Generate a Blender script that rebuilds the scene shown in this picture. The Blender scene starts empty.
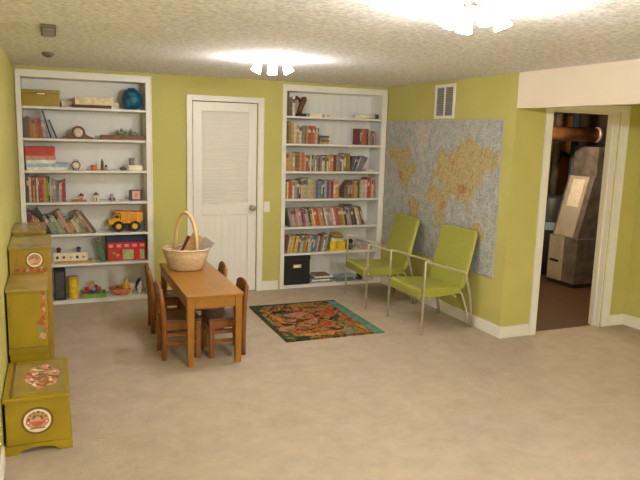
import bpy, bmesh, math, random
from mathutils import Vector, Matrix
from mathutils.geometry import tessellate_polygon
R = math.radians
PI = math.pi
scene = bpy.context.scene
C = scene.collection
rnd = random.Random(7)

# ------------------------------------------------------------------ materials
def lin(c):
    out = []
    for v in c:
        v = v / 255.0
        out.append(v / 12.92 if v <= 0.04045 else ((v + 0.055) / 1.055) ** 2.4)
    return out + [1.0]

class NT:
    def __init__(self, name):
        self.m = bpy.data.materials.new(name)
        self.m.use_nodes = True
        self.t = self.m.node_tree
        self.b = self.t.nodes['Principled BSDF']
    def n(self, kind, **kw):
        nd = self.t.nodes.new(kind)
        for k, v in kw.items():
            if k in nd.inputs:
                nd.inputs[k].default_value = v
            else:
                setattr(nd, k, v)
        return nd
    def l(self, a, b):
        self.t.links.new(a, b)
    def coord(self, scale=(1, 1, 1), loc=(0, 0, 0), rot=(0, 0, 0)):
        tc = self.n('ShaderNodeTexCoord')
        mp = self.n('ShaderNodeMapping')
        mp.inputs['Scale'].default_value = scale
        mp.inputs['Location'].default_value = loc
        mp.inputs['Rotation'].default_value = rot
        self.l(tc.outputs['Object'], mp.inputs['Vector'])
        return mp.outputs['Vector']
    def noise(self, vec, scale, detail=3, rough=.5, dist=0):
        nd = self.n('ShaderNodeTexNoise')
        nd.inputs['Scale'].default_value = scale
        nd.inputs['Detail'].default_value = detail
        nd.inputs['Roughness'].default_value = rough
        nd.inputs['Distortion'].default_value = dist
        self.l(vec, nd.inputs['Vector'])
        return nd
    def ramp(self, fac, stops, interp='LINEAR'):
        nd = self.n('ShaderNodeValToRGB')
        cr = nd.color_ramp
        cr.interpolation = interp
        while len(cr.elements) > 1:
            cr.elements.remove(cr.elements[-1])
        cr.elements[0].position = stops[0][0]
        cr.elements[0].color = lin(stops[0][1])
        for p, c in stops[1:]:
            e = cr.elements.new(p)
            e.color = lin(c)
        self.l(fac, nd.inputs['Fac'])
        return nd.outputs['Color']
    def bump(self, h, strength, dist=.01):
        nd = self.n('ShaderNodeBump')
        nd.inputs['Strength'].default_value = strength
        nd.inputs['Distance'].default_value = dist
        self.l(h, nd.inputs['Height'])
        self.l(nd.outputs['Normal'], self.b.inputs['Normal'])
    def base(self, col, rough=.5, metal=0, spec=.5):
        if isinstance(col, (tuple, list)):
            self.b.inputs['Base Color'].default_value = lin(col)
        else:
            self.l(col, self.b.inputs['Base Color'])
        self.b.inputs['Roughness'].default_value = rough
        self.b.inputs['Metallic'].default_value = metal
        self.b.inputs['Specular IOR Level'].default_value = spec
        return self.m

def shade(c, k):
    return tuple(max(0, min(255, v * k)) for v in c)

def plain(name, col, rough=.5, var=.08, scale=14, metal=0, bump=0, spec=.5, bscale=120):
    t = NT(name)
    v = t.coord()
    nz = t.noise(v, scale, 4)
    c = t.ramp(nz.outputs['Fac'], [(.3, shade(col, 1 - var)), (.7, shade(col, 1 + var))])
    if bump:
        t.bump(t.noise(v, bscale, 4).outputs['Fac'], bump, .004)
    return t.base(c, rough, metal, spec)

def wood(name, c1, c2, rough=.4, axis='X', scale=6, bump=.05):
    t = NT(name)
    s = {'X': (1, 9, 9), 'Y': (9, 1, 9), 'Z': (9, 9, 1)}[axis]
    v = t.coord(s)
    nz = t.noise(v, scale, 6, .6, .6)
    c = t.ramp(nz.outputs['Fac'], [(.3, c1), (.55, c2), (.75, shade(c1, .9))])
    t.bump(nz.outputs['Fac'], bump, .002)
    return t.base(c, rough)

M = {}
WALL = (190, 184, 108)
M['wall'] = plain('wall_paint', WALL, .72, .02, 3, bump=.06, bscale=160)
M['white'] = plain('white_trim_paint', (232, 229, 224), .38, .012, 4)
M['shelfwhite'] = plain('white_shelf_paint', (228, 228, 228), .45, .012, 4)
M['soffit'] = plain('soffit_paint', (238, 226, 214), .7, .01, 3)

def mk_ceiling():
    t = NT('popcorn_ceiling')
    v = t.coord()
    n1 = t.noise(v, 34, 5, .65)
    n2 = t.noise(v, 120, 3, .6)
    mix = t.n('ShaderNodeMath', operation='ADD')
    t.l(n1.outputs['Fac'], mix.inputs[0])
    t.l(n2.outputs['Fac'], mix.inputs[1])
    c = t.ramp(n1.outputs['Fac'], [(.3, (200, 200, 206)), (.62, (252, 252, 255))])
    t.bump(mix.outputs[0], .4, .02)
    return t.base(c, .95, 0, .1)
M['ceiling'] = mk_ceiling()

def mk_carpet():
    t = NT('cream_carpet')
    v = t.coord()
    big = t.noise(v, 6, 6, .7, .15)
    fine = t.noise(v, 160, 3, .7)
    add = t.n('ShaderNodeMix', data_type='FLOAT')
    add.inputs[0].default_value = .45
    t.l(big.outputs['Fac'], add.inputs[2])
    t.l(fine.outputs['Fac'], add.inputs[3])
    c = t.ramp(add.outputs[0], [(.32, (170, 155, 138)), (.68, (202, 187, 169))])
    t.bump(fine.outputs['Fac'], .7, .012)
    return t.base(c, .95, 0, .08)
M['carpet'] = mk_carpet()
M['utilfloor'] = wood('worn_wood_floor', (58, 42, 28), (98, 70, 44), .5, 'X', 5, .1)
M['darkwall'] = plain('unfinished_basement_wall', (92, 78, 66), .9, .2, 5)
M['plywood'] = wood('plywood_panel', (170, 116, 58), (190, 134, 72), .6, 'Z', 3)
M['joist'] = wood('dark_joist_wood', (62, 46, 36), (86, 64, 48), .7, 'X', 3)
M['duct'] = plain('copper_brown_duct', (150, 100, 60), .35, .2, 6, metal=.5)
M['ductend'] = plain('bright_duct_end', (220, 206, 200), .3, .05, 6, metal=.5)
M['furn_light'] = plain('furnace_beige_metal', (186, 176, 160), .45, .05, 8)
M['furn_dark'] = plain('furnace_grey_metal', (112, 102, 96), .45, .2, 9)
M['furn_paper'] = plain('furnace_notice_paper', (236, 226, 212), .7, .05, 30)
M['tank'] = plain('tank_dark_metal', (64, 64, 68), .45, .1, 7)
M['bluepole'] = plain('blue_grey_steel_post', (52, 62, 78), .5, .1, 7)
M['paleblue'] = plain('pale_blue_tag', (150, 182, 190), .6, .03)
M['black'] = plain('black_plastic', (26, 26, 28), .4, .1)
M['rubber'] = plain('black_rubber', (30, 30, 32), .7, .1)
M['chrome'] = plain('chrome_tube', (236, 232, 224), .3, .01, 4, metal=.85)
M['brass'] = plain('satin_nickel', (196, 186, 166), .28, .03, 5, metal=1)
M['lime'] = plain('lime_green_vinyl', (158, 158, 68), .42, .03, 30, bump=.03)
M['limedge'] = plain('pale_lime_piping', (190, 192, 92), .45, .02)
M['tablewood'] = wood('honey_maple_table', (144, 92, 26), (164, 112, 38), .3, 'Y', 4)
M['legwood'] = wood('honey_maple_leg', (144, 92, 26), (162, 110, 36), .34, 'Z', 4)
M['chairwood'] = wood('brown_maple_chair', (116, 66, 28), (142, 88, 42), .36, 'Z', 5)
M['seatwood'] = wood('brown_maple_seat', (86, 50, 28), (108, 66, 38), .34, 'X', 5)
M['ochre'] = plain('mustard_painted_wood', (156, 132, 28), .28, .05, 5)
M['ochretop'] = plain('mustard_lacquered_top', (156, 136, 76), .18, .08, 5)
M['ochredark'] = plain('brown_mustard_trim', (118, 86, 38), .35, .08, 6)
M['ochrerail'] = plain('olive_mustard_rail', (138, 118, 20), .35, .06, 6)
M['orangewood'] = wood('orange_mustard_post', (150, 118, 34), (166, 132, 44), .35, 'Z', 4)
M['cream'] = plain('cream_paint', (236, 226, 200), .5, .05)
M['redpaint'] = plain('coral_red_paint', (198, 100, 66), .45, .08)
M['russet'] = plain('russet_scroll_paint', (164, 84, 42), .45, .12, 40)
M['rose'] = plain('rose_petal_paint', (206, 150, 130), .45, .12, 30)
M['rosedeep'] = plain('deep_rose_paint', (176, 104, 90), .45, .12, 30)
M['leafgreen'] = plain('leaf_green_paint', (132, 130, 80), .45, .12, 30)
M['pages'] = plain('book_pages', (232, 222, 200), .8, .06, 60)

def mk_wicker():
    t = NT('woven_wicker')
    v = t.coord()
    w1 = t.n('ShaderNodeTexWave', wave_type='BANDS', bands_direction='Z')
    w1.inputs['Scale'].default_value = 28
    w1.inputs['Distortion'].default_value = 1.5
    w1.inputs['Detail'].default_value = 2
    t.l(v, w1.inputs['Vector'])
    w2 = t.noise(v, 60, 3)
    c = t.ramp(w1.outputs['Fac'], [(.1, (204, 172, 136)), (.55, (238, 214, 182)), (1, (244, 224, 196))])
    mx = t.n('ShaderNodeMix', data_type='RGBA', blend_type='MULTIPLY')
    mx.inputs[0].default_value = .5
    t.l(c, mx.inputs[6])
    t.l(t.ramp(w2.outputs['Fac'], [(.35, (214, 198, 182)), (.6, (255, 250, 240))]), mx.inputs[7])
    t.bump(w1.outputs['Fac'], .6, .006)
    return t.base(mx.outputs[2], .6)
M['wicker'] = mk_wicker()
M['wickerhandle'] = wood('bent_cane_handle', (212, 174, 122), (230, 196, 146), .5, 'Z', 5)

def mk_rug():
    t = NT('abstract_rug')
    v = t.coord()
    nd = t.noise(v, 3.4, 4, .55, 2.6)
    c1 = t.ramp(nd.outputs['Fac'], [(.0, (48, 74, 50)), (.36, (60, 78, 56)), (.41, (150, 110, 50)), (.46, (176, 96, 62)),
                                    (.49, (124, 58, 40)), (.53, (130, 126, 66)), (.57, (176, 118, 104)), (.62, (120, 120, 40)),
                                    (.68, (150, 74, 52)), (.74, (60, 96, 96))], 'CONSTANT')
    vo = t.n('ShaderNodeTexVoronoi', feature='DISTANCE_TO_EDGE')
    vo.inputs['Scale'].default_value = 6.5
    nv = t.noise(v, 5, 3)
    mv = t.n('ShaderNodeMix', data_type='RGBA')
    mv.inputs[0].default_value = .22
    t.l(v, mv.inputs[6])
    t.l(nv.outputs['Color'], mv.inputs[7])
    t.l(mv.outputs[2], vo.inputs['Vector'])
    edge = t.ramp(vo.outputs['Distance'], [(0, (34, 30, 24)), (.03, (60, 50, 38)), (.05, (255, 255, 255))])
    mx = t.n('ShaderNodeMix', data_type='RGBA', blend_type='MULTIPLY')
    mx.inputs[0].default_value = .85
    t.l(c1, mx.inputs[6])
    t.l(edge, mx.inputs[7])
    t.bump(t.noise(v, 220, 2).outputs['Fac'], .5, .004)
    return t.base(mx.outputs[2], .9, 0, .1)
M['rug'] = mk_rug()
M['rugdark'] = plain('dark_green_rug_border', (44, 62, 44), .9, .25, 30, spec=.1)
M['rugteal'] = plain('teal_rug_stripe', (86, 128, 112), .9, .18, 24, spec=.1)
M['rugochre'] = plain('ochre_rug_stripe', (156, 112, 54), .9, .35, 40, spec=.1)
M['rugred'] = plain('red_rug_motif', (160, 62, 46), .9, .3, 40, spec=.1)
M['rugolive'] = plain('olive_rug_stripe', (112, 108, 52), .9, .2, 20, spec=.1)
M['rugrose'] = plain('rose_rug_motif', (158, 104, 92), .9, .3, 40, spec=.1)

def mk_map(name, ca, cb, cc, scale):
    t = NT(name)
    v = t.coord()
    n1 = t.noise(v, scale, 5, .75)
    n2 = t.noise(v, 62, 3, .7)
    c = t.ramp(n1.outputs['Fac'], [(.32, ca), (.5, cb), (.68, cc)])
    mx = t.n('ShaderNodeMix', data_type='RGBA', blend_type='MULTIPLY')
    mx.inputs[0].default_value = .8
    t.l(c, mx.inputs[6])
    t.l(t.ramp(n2.outputs['Fac'], [(.36, (164, 158, 150)), (.54, (255, 255, 255))]), mx.inputs[7])
    return t.base(mx.outputs[2], .45)
M['ocean'] = mk_map('map_ocean_print', (148, 154, 160), (180, 184, 186), (206, 206, 202), 12)
M['land'] = mk_map('map_land_print', (156, 142, 104), (194, 174, 126), (204, 188, 150), 16)
M['landdark'] = mk_map('map_highland_print', (150, 104, 62), (186, 136, 88), (200, 160, 110), 16)
M['ice'] = mk_map('map_ice_print', (176, 176, 172), (196, 192, 186), (208, 204, 198), 12)
M['mapedge'] = plain('map_board_edge', (178, 180, 180), .5, .02)
M['grille'] = plain('vent_grey_slats', (164, 160, 154), .5, .06)
M['ventplate'] = plain('vent_brown_grey_plate', (112, 98, 82), .6, .06)
M['ventdark'] = plain('vent_dark_inside', (112, 106, 98), .8, .1)

def mk_glow(name, col, strength):
    t = NT(name)
    t.base((255, 246, 230), .4)
    t.b.inputs['Emission Color'].default_value = lin(col)
    t.b.inputs['Emission Strength'].default_value = strength
    return t.m
M['shade'] = mk_glow('lit_frosted_glass', (255, 246, 234), 30.0)
M['bulb'] = mk_glow('lit_bulb', (255, 240, 210), 16.0)

def mk_glass():
    t = NT('glazed_teal_blue')
    v = t.coord()
    n = t.noise(v, 9, 3, .6, 1.0)
    c = t.ramp(n.outputs['Fac'], [(.3, (8, 30, 92)), (.5, (6, 92, 140)), (.68, (20, 150, 170))])
    m = t.base(c, .08)
    t.b.inputs['Coat Weight'].default_value = .6
    return m
M['blueglaze'] = mk_glass()

COL = {'dark green': (44, 64, 50), 'olive': (98, 92, 46), 'tan': (188, 152, 104), 'cream': (226, 208, 172), 'grey': (142, 138, 132),
       'brown': (110, 72, 46), 'orange-brown': (180, 100, 52), 'pinkish-red': (200, 86, 78), 'maroon': (100, 28, 36), 'red': (186, 46, 40),
       'black': (30, 30, 34), 'mauve': (146, 116, 128), 'ochre': (200, 150, 66), 'salmon': (220, 136, 102), 'white': (228, 224, 214), 'emerald': (44, 112, 58), 'walnut': (118, 74, 46), 'brick': (186, 62, 48),
       'orange': (222, 130, 58), 'gold-olive': (146, 122, 46), 'blue-grey': (104, 122, 136), 'pale green': (168, 182, 132),
       'blue': (62, 96, 146), 'lavender': (166, 152, 178), 'purple': (92, 60, 100), 'pink': (220, 158, 158), 'dusky pink': (196, 148, 136),
       'magenta': (176, 58, 108), 'red-orange': (200, 74, 36), 'yellow': (224, 188, 44), 'green': (116, 158, 40), 'teal': (64, 124, 128),
       'navy': (32, 40, 74), 'crimson': (178, 32, 56), 'grey-green': (136, 148, 132), 'dark grey': (76, 74, 76), 'rust': (160, 70, 40),
       'pale blue': (164, 188, 206), 'mottled brown': (120, 92, 72)}
def bmat(n):
    k = 'book_' + n.replace(' ', '_').replace('-', '_')
    if k not in M:
        c = COL[n]
        M[k] = plain(k, tuple(v * .74 + g * .26 for v, g in zip(c, (138, 124, 112))), .55, .12, 25)
    return M[k]
def cmat(n):
    k = 'cloth_' + n.replace(' ', '_').replace('-', '_')
    if k not in M:
        M[k] = plain(k, COL[n], .5, .1, 25)
    return M[k]

# ------------------------------------------------------------------ mesh helpers
class MB:
    def __init__(self):
        self.bm = bmesh.new()
        self.mats = []
    def mi(self, m):
        if m not in self.mats:
            self.mats.append(m)
        return self.mats.index(m)
    def _fin(self, verts, m, mat=None, smooth=False):
        if m is not None:
            bmesh.ops.transform(self.bm, matrix=m, verts=verts)
        fs = set(f for v in verts for f in v.link_faces)
        i = self.mi(mat)
        for f in fs:
            f.material_index = i
            f.smooth = smooth
        return self
    def box(self, x0, x1, y0, y1, z0, z1, mat, bev=0, rot=None, seg=2):
        r = bmesh.ops.create_cube(self.bm, size=1)
        vs = r['verts']
        bmesh.ops.scale(self.bm, vec=(x1 - x0, y1 - y0, z1 - z0), verts=vs)
        bmesh.ops.translate(self.bm, vec=((x0 + x1) / 2, (y0 + y1) / 2, (z0 + z1) / 2), verts=vs)
        if bev:
            es = list(set(e for v in vs for e in v.link_edges))
            rr = bmesh.ops.bevel(self.bm, geom=es, offset=bev, segments=seg, affect='EDGES', profile=.5)
            vs = list(set(v for f in rr['faces'] for v in f.verts) | set(v for v in vs if v.is_valid))
        return self._fin(vs, rot, mat, False)
    def prism(self, pts, y0, y1, mat, axis='Y', rot=None, bev=0):
        # pts are (a,b) pairs in the plane across the axis
        def P(a, b, h):
            return {'Y': (a, h, b), 'X': (h, a, b), 'Z': (a, b, h)}[axis]
        a = [self.bm.verts.new(P(p[0], p[1], y0)) for p in pts]
        b = [self.bm.verts.new(P(p[0], p[1], y1)) for p in pts]
        fs = [self.bm.faces.new(a), self.bm.faces.new(list(reversed(b)))]
        n = len(pts)
        for i in range(n):
            j = (i + 1) % n
            fs.append(self.bm.faces.new((a[j], a[i], b[i], b[j])))
        bmesh.ops.recalc_face_normals(self.bm, faces=fs)
        vs = a + b
        if bev:
            es = list(set(e for f in fs[:2] for e in f.edges))
            rr = bmesh.ops.bevel(self.bm, geom=es, offset=bev, segments=2, affect='EDGES', profile=.5)
            vs = list(set(v for f in rr['faces'] for v in f.verts) | set(v for v in vs if v.is_valid))
        return self._fin(vs, rot, mat, False)
    def lathe(self, prof, mat, seg=24, rot=None, sx=1, sy=1, smooth=True):
        rings = []
        for r, z in prof:
            if r < 1e-6:
                rings.append([self.bm.verts.new((0, 0, z))])
            else:
                rings.append([self.bm.verts.new((sx * r * math.cos(2 * PI * i / seg), sy * r * math.sin(2 * PI * i / seg), z)) for i in range(seg)])
        fs = []
        for a, b in zip(rings, rings[1:]):
            for i in range(seg):
                j = (i + 1) % seg
                if len(a) == 1 and len(b) == 1:
                    continue
                if len(a) == 1:
                    fs.append(self.bm.faces.new((a[0], b[j], b[i])))
                elif len(b) == 1:
                    fs.append(self.bm.faces.new((a[i], a[j], b[0])))
                else:
                    fs.append(self.bm.faces.new((a[i], a[j], b[j], b[i])))
        bmesh.ops.recalc_face_normals(self.bm, faces=fs)
        return self._fin([v for r in rings for v in r], rot, mat, smooth)
    def cyl(self, p0, p1, r, mat, seg=16, r2=None):
        p0, p1 = Vector(p0), Vector(p1)
        d = p1 - p0
        L = d.length
        q = d.to_track_quat('Z', 'Y').to_matrix().to_4x4()
        q.translation = p0
        r2 = r if r2 is None else r2
        vs0 = set(self.bm.verts)
        self.lathe([(0, 0), (r, 0)], mat, seg, q, smooth=False)
        self.lathe([(r, 0), (r2, L)], mat, seg, q, smooth=True)
        self.lathe([(r2, L), (0, L)], mat, seg, q, smooth=False)
        bmesh.ops.remove_doubles(self.bm, verts=[v for v in self.bm.verts if v not in vs0], dist=1e-6)
        return self
    def tube(self, pts, r, mat, seg=10, bend=0, rr=None):
        pts = [Vector(p) for p in pts]
        if bend:
            new = [pts[0]]
            for a, b, c in zip(pts, pts[1:], pts[2:]):
                u, w = (a - b), (c - b)
                k = min(bend, u.length * .45, w.length * .45)
                s, e = b + u.normalized() * k, b + w.normalized() * k
                for i in range(6):
                    t = i / 5
                    new.append(s * (1 - t) ** 2 + b * 2 * t * (1 - t) + e * t * t)
            new.append(pts[-1])
            pts = new
        rings = []
        up = None
        for i, p in enumerate(pts):
            d = (pts[min(i + 1, len(pts) - 1)] - pts[max(i - 1, 0)]).normalized()
            if up is None:
                up = d.orthogonal().normalized()
            up = (up - d * up.dot(d)).normalized()
            side = d.cross(up)
            ra = rr[i] if rr else r
            rings.append([self.bm.verts.new(p + (up * math.cos(2 * PI * k / seg) + side * math.sin(2 * PI * k / seg)) * ra) for k in range(seg)])
        fs = []
        for a, b in zip(rings, rings[1:]):
            for k in range(seg):
                j = (k + 1) % seg
                fs.append(self.bm.faces.new((a[k], a[j], b[j], b[k])))
        fs.append(self.bm.faces.new(rings[0]))
        fs.append(self.bm.faces.new(rings[-1]))
        bmesh.ops.recalc_face_normals(self.bm, faces=fs)
        self._fin([v for g in rings for v in g], None, mat, True)
        fs[-1].smooth = fs[-2].smooth = False
        return self
    def ball(self, c, r, mat, sx=1, sy=1, sz=1, seg=16):
        q = Matrix.Translation(c) @ Matrix.Diagonal((sx, sy, sz, 1))
        prof = [(0 if k in (0, 10) else r * math.sin(PI * k / 10), -r * math.cos(PI * k / 10)) for k in range(11)]
        return self.lathe(prof, mat, seg, q)
    def poly(self, pts, mat):
        vs = [self.bm.verts.new(p) for p in pts]
        i = self.mi(mat)
        for tri in tessellate_polygon([[Vector(p) for p in pts]]):
            f = self.bm.faces.new([vs[k] for k in tri])
            f.normal_update()
            if f.normal.x > 0:
                f.normal_flip()
            f.material_index = i
        return self
    def build(self, name, parent=None, loc=None, rotz=0):
        me = bpy.data.meshes.new(name)
        self.bm.to_mesh(me)
        self.bm.free()
        for m in self.mats:
            me.materials.append(m)
        o = bpy.data.objects.new(name, me)
        C.objects.link(o)
        if parent is not None:
            o.parent = parent
        if loc is not None:
            o.location = loc
        if rotz:
            o.rotation_euler = (0, 0, rotz)
        return o

def tag(o, label, cat, group=None):
    o['label'] = label
    o['category'] = cat
    if group:
        o['group'] = group
    return o
def thing(name, label, cat, loc=(0, 0, 0), rotz=0, group=None):
    o = bpy.data.objects.new(name, None)
    o.empty_display_size = .05
    C.objects.link(o)
    o.location = loc
    o.rotation_euler = (0, 0, rotz)
    return tag(o, label, cat, group)
def struct(mb, name, label=None):
    o = mb.build(name)
    o['kind'] = 'structure'
    return o
def copy_tree(o, parent=None):
    c = o.copy()
    C.objects.link(c)
    if parent is not None:
        c.parent = parent
    for ch in list(o.children):
        copy_tree(ch, c)
    return c

# ------------------------------------------------------------------ the room
H = 2.3
XM, YM, XR = 3.924, -2.277, 5.40     # map wall plane, doorway wall plane, right wall plane
YB = -9.2                            # wall behind the camera
D = .28                              # bookcase recess depth
b = MB()
b.box(-.12, 4.0, YB - .1, .30, -.1, 0, M['carpet'])
b.box(4.0, XR + .1, YB - .1, -2.22, -.1, 0, M['carpet'])
struct(b, 'floor')
b = MB()
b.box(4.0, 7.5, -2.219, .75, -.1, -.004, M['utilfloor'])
struct(b, 'floor.001')
b = MB()
b.box(-.12, 7.5, YB - .1, .9, H, H + .1, M['ceiling'])
struct(b, 'ceiling')
b = MB()
b.box(-.12, 0, YB, .12, 0, H, M['wall'])
struct(b, 'wall_left')
# back wall with two shelf recesses and the door opening
b = MB()
b.box(0, .03, 0, .12, 0, H, M['wall'])
b.box(.03, 1.22, 0, .12, 2.245, H, M['wall'])
b.box(1.22, 1.655, 0, .12, 0, H, M['wall'])
b.box(1.655, 2.355, 0, .12, 2.06, H, M['wall'])
b.box(2.355, 2.66, 0, .12, 0, H, M['wall'])
b.box(2.66, 3.87, 0, .12, 2.245, H, M['wall'])
b.box(3.87, XM, 0, .12, 0, H, M['wall'])
struct(b, 'wall_back')
b = MB()
b.box(XM, XM + .116, YM + .117, .32, 0, H, M['wall'])
struct(b, 'wall_right')
DX0, DX1, DZ = 4.308, 5.085, 2.012
b = MB()
b.box(XM, DX0, YM, YM + .115, 0, H, M['wall'])
b.box(DX0, DX1, YM, YM + .115, DZ, H, M['wall'])
b.box(DX1, XR, YM, YM + .115, 0, H, M['wall'])
struct(b, 'wall_doorway')
b = MB()
b.box(XR, XR + .1, YB, YM, 0, H, M['wall'])
struct(b, 'wall_alcove')
b = MB()
b.box(-.12, XR + .1, YB - .1, YB, 0, H, M['wall'])
struct(b, 'wall_behind')
b = MB()
b.box(XM, XM + .085, YB, YM - .001, 2.007, H - .001, M['soffit'])
o = struct(b, 'trim_1')      # the boxed header running along the opening
# utility room shell
b = MB()
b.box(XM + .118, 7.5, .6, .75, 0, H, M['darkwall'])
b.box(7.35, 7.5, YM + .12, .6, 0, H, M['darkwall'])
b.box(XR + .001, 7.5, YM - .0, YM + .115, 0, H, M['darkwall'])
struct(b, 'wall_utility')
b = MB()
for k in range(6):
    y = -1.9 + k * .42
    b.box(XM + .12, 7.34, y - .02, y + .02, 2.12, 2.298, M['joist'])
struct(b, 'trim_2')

# baseboards
def bb(b, x0, x1, y0, y1, dx, dy):
    b.box(x0, x1, y0, y1, 0, .098, M['white'])
    b.box(x0 + (dx > 0) * .0, x1, y0, y1, .0985, .1, M['white'])
T = .014
b = MB()
b.box(0.0005, T, YB + .02, -3.25, 0, .105, M['white'], .003)
struct(b, 'baseboard_left')
b = MB()
b.box(1.252, 1.585, -T, -.0005, 0, .105, M['white'], .003)
b.box(2.428, 2.610, -T, -.0005, 0, .105, M['white'], .003)
struct(b, 'baseboard_back')
b = MB()
b.box(XM - T, XM - .0005, YM - T, -.002, 0, .105, M['white'], .003)
struct(b, 'baseboard_right')
b = MB()
b.box(XM, DX0 - .073, YM - T, YM - .0005, 0, .105, M['white'], .003)
b.box(DX1 + .102, XR - T - .001, YM - T, YM - .0005, 0, .105, M['white'], .003)
struct(b, 'baseboard_doorway')
b = MB()
b.box(XR - T, XR - .0005, YB + .02, YM - .001, 0, .105, M['white'], .003)
struct(b, 'baseboard_alcove')

# cased doorway (open): casing + jamb lining
b = MB()
b.box(DX0 - .072, DX0 - .002, YM - .02, YM - .0005, 0, DZ + .065, M['white'], .004)
b.box(DX1 + .012, DX1 + .1, YM - .02, YM - .0005, 0, DZ + .065, M['white'], .004)
b.box(DX1 + .078, DX1 + .1, YM - .027, YM - .0205, 0, DZ + .065, M['white'], .003)
b.box(DX0 - .072, DX1 + .1, YM - .021, YM - .0005, DZ - .001, DZ + .06, M['white'], .004)
struct(b, 'trim_3')
b = MB()
b.box(DX0 - .0, DX0 + .014, YM - .004, YM + .118, 0, DZ - .002, M['white'])
b.box(DX1 - .016, DX1 - .0, YM - .004, YM + .118, 0, DZ - .002, M['white'])
b.box(DX0 + .014, DX1 - .016, YM - .004, YM + .118, DZ - .016, DZ - .002, M['white'])
b.box(DX1 - .03, DX1 - .016, YM + .045, YM + .08, 0, DZ - .016, M['white'])
b.box(DX0 + .014, DX0 + .028, YM + .045, YM + .08, 0, DZ - .016, M['white'])
struct(b, 'trim_4')

# white closet door in the back wall
b = MB()
b.box(1.591, 1.652, -.02, -.0005, 0, 2.108, M['white'], .005)
b.box(2.358, 2.420, -.02, -.0005, 0, 2.108, M['white'], .005)
b.box(1.652, 2.358, -.02, -.0005, 2.055, 2.108, M['white'], .005)
b.box(1.5905, 1.603, -.028, -.02, 0, 2.11, M['white'], .003)
b.box(2.4085, 2.421, -.028, -.02, 0, 2.11, M['white'], .003)
b.box(1.591, 2.42, -.028, -.02, 2.098, 2.111, M['white'], .003)
struct(b, 'trim_5')
b = MB()
dx0, dx1 = 1.660, 2.350
b.box(dx0, dx0 + .095, .004, .04, .01, 2.048, M['white'], .003)
b.box(dx1 - .095, dx1, .004, .04, .01, 2.048, M['white'], .003)
b.box(dx0 + .095, dx1 - .095, .004, .04, 1.955, 2.048, M['white'], .003)
b.box(dx0 + .095, dx1 - .095, .004, .04, .86, .985, M['white'], .003)
b.box(dx0 + .095, dx1 - .095, .004, .04, .01, .16, M['white'], .003)
b.box(dx0, dx1, .03, .042, .01, 2.048, M['white'])
door = struct(b, 'door_1')
b = MB()
n = 26
for k in range(n):
    z = .992 + (1.95 - .992) * (k + .5) / n
    q = Matrix.Translation((0, .0165, z)) @ Matrix.Rotation(R(-70), 4, 'X')
    b.box(dx0 + .096, dx1 - .096, -.0205, .0205, -.003, .003, M['white'], 0, q)
b.build('louver_panel', door)
b = MB()
for k in range(7):
    w = (dx1 - dx0 - .192) / 7
    x = dx0 + .096 + k * w
    b.box(x + .0002, x + w - .0002, .014, .03, .162, .858, M['white'], .0012)
b.build('beadboard_panel', door)
b = MB()
q = Matrix.Translation((2.300, .004, .935)) @ Matrix.Rotation(R(90), 4, 'X')
b.lathe([(0, 0), (.032, 0), (.032, .006), (.014, .012), (.012, .03), (.026, .04), (.03, .055), (.022, .068), (0, .071)], M['brass'], 20, q)
b.build('door_knob', door)
for z in (1.88, 1.08, .25):
    b = MB()
    b.cyl((1.656, -.003, z - .045), (1.656, -.003, z + .045), .006, M['brass'], 10)
    b.build('hinge', door)
b = MB()
b.box(2.436, 2.504, -.008, -.0005, .885, 1.0, M['white'], .003)
o = b.build('light_switch')
tag(o, 'white light switch plate on the green wall beside the louvered door', 'light switch')
b = MB()
b.box(2.466, 2.474, -.016, -.0085, .932, .955, M['white'], .002)
b.build('toggle', o)

# ------------------------------------------------------------------ built-in bookcases
ZS = [.035, .403, .705, 1.022, 1.332, 1.637, 1.937]      # shelf tops
def bookcase(x0, x1, ix0, ix1, name, label):
    t = thing(name, label, 'bookcase', (x0, 0, 0))
    W = M['white']; S = M['shelfwhite']
    f = MB()
    f.box(0, ix0 - x0, -.012, -.0005, 0, 2.265, W, .003)
    f.box(ix1 - x0, x1 - x0, -.012, -.0005, 0, 2.265, W, .003)
    f.box(ix0 - x0, ix1 - x0, -.012, -.0005, 2.203, 2.265, W, .003)
    f.box(ix0 - x0, ix1 - x0, -.010, -.0005, 0.0, .012, W, .002)
    f.box(0, .012, -.02, -.012, 0, 2.27, W, .003)
    f.box(x1 - x0 - .012, x1 - x0, -.02, -.012, 0, 2.27, W, .003)
    f.box(0, x1 - x0, -.02, -.012, 2.252, 2.27, W, .003)
    f.build('face_frame', t)
    for xa, xb in ((ix0 - x0 - .010, ix0 - x0), (ix1 - x0, ix1 - x0 + .010)):
        f = MB()
        f.box(xa, xb, .0, D, 0.0, 2.24, S)
        f.build('side_panel', t)
    f = MB()
    f.box(ix0 - x0 - .01, ix1 - x0 + .01, D, D + .012, 0, 2.24, S)
    nb = 12
    for k in range(nb):
        w = (ix1 - ix0) / nb
        f.box(ix0 - x0 + k * w + .002, ix0 - x0 + (k + 1) * w - .002, D - .004, D, .036, 2.2, S)
    f.build('back_panel', t)
    f = MB()
    f.box(ix0 - x0 - .01, ix1 - x0 + .01, 0, D, 2.203, 2.24, S)
    f.build('top_panel', t)
    for k, z in enumerate(ZS):
        f = MB()
        f.box(ix0 - x0 + .0005, ix1 - x0 - .0005, -.006 if k else -.010, D - .0045, z - .023 if k else .012, z, S, .002)
        f.build('shelf', t)
    return t
bookcase(.010, 1.245, .056, 1.187, 'bookcase', 'white built-in bookcase in the left corner holding toys, boxes and a clock')
bookcase(2.632, 3.908, 2.682, 3.848, 'bookcase', 'white built-in bookcase by the world map, filled mainly with books')

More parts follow.
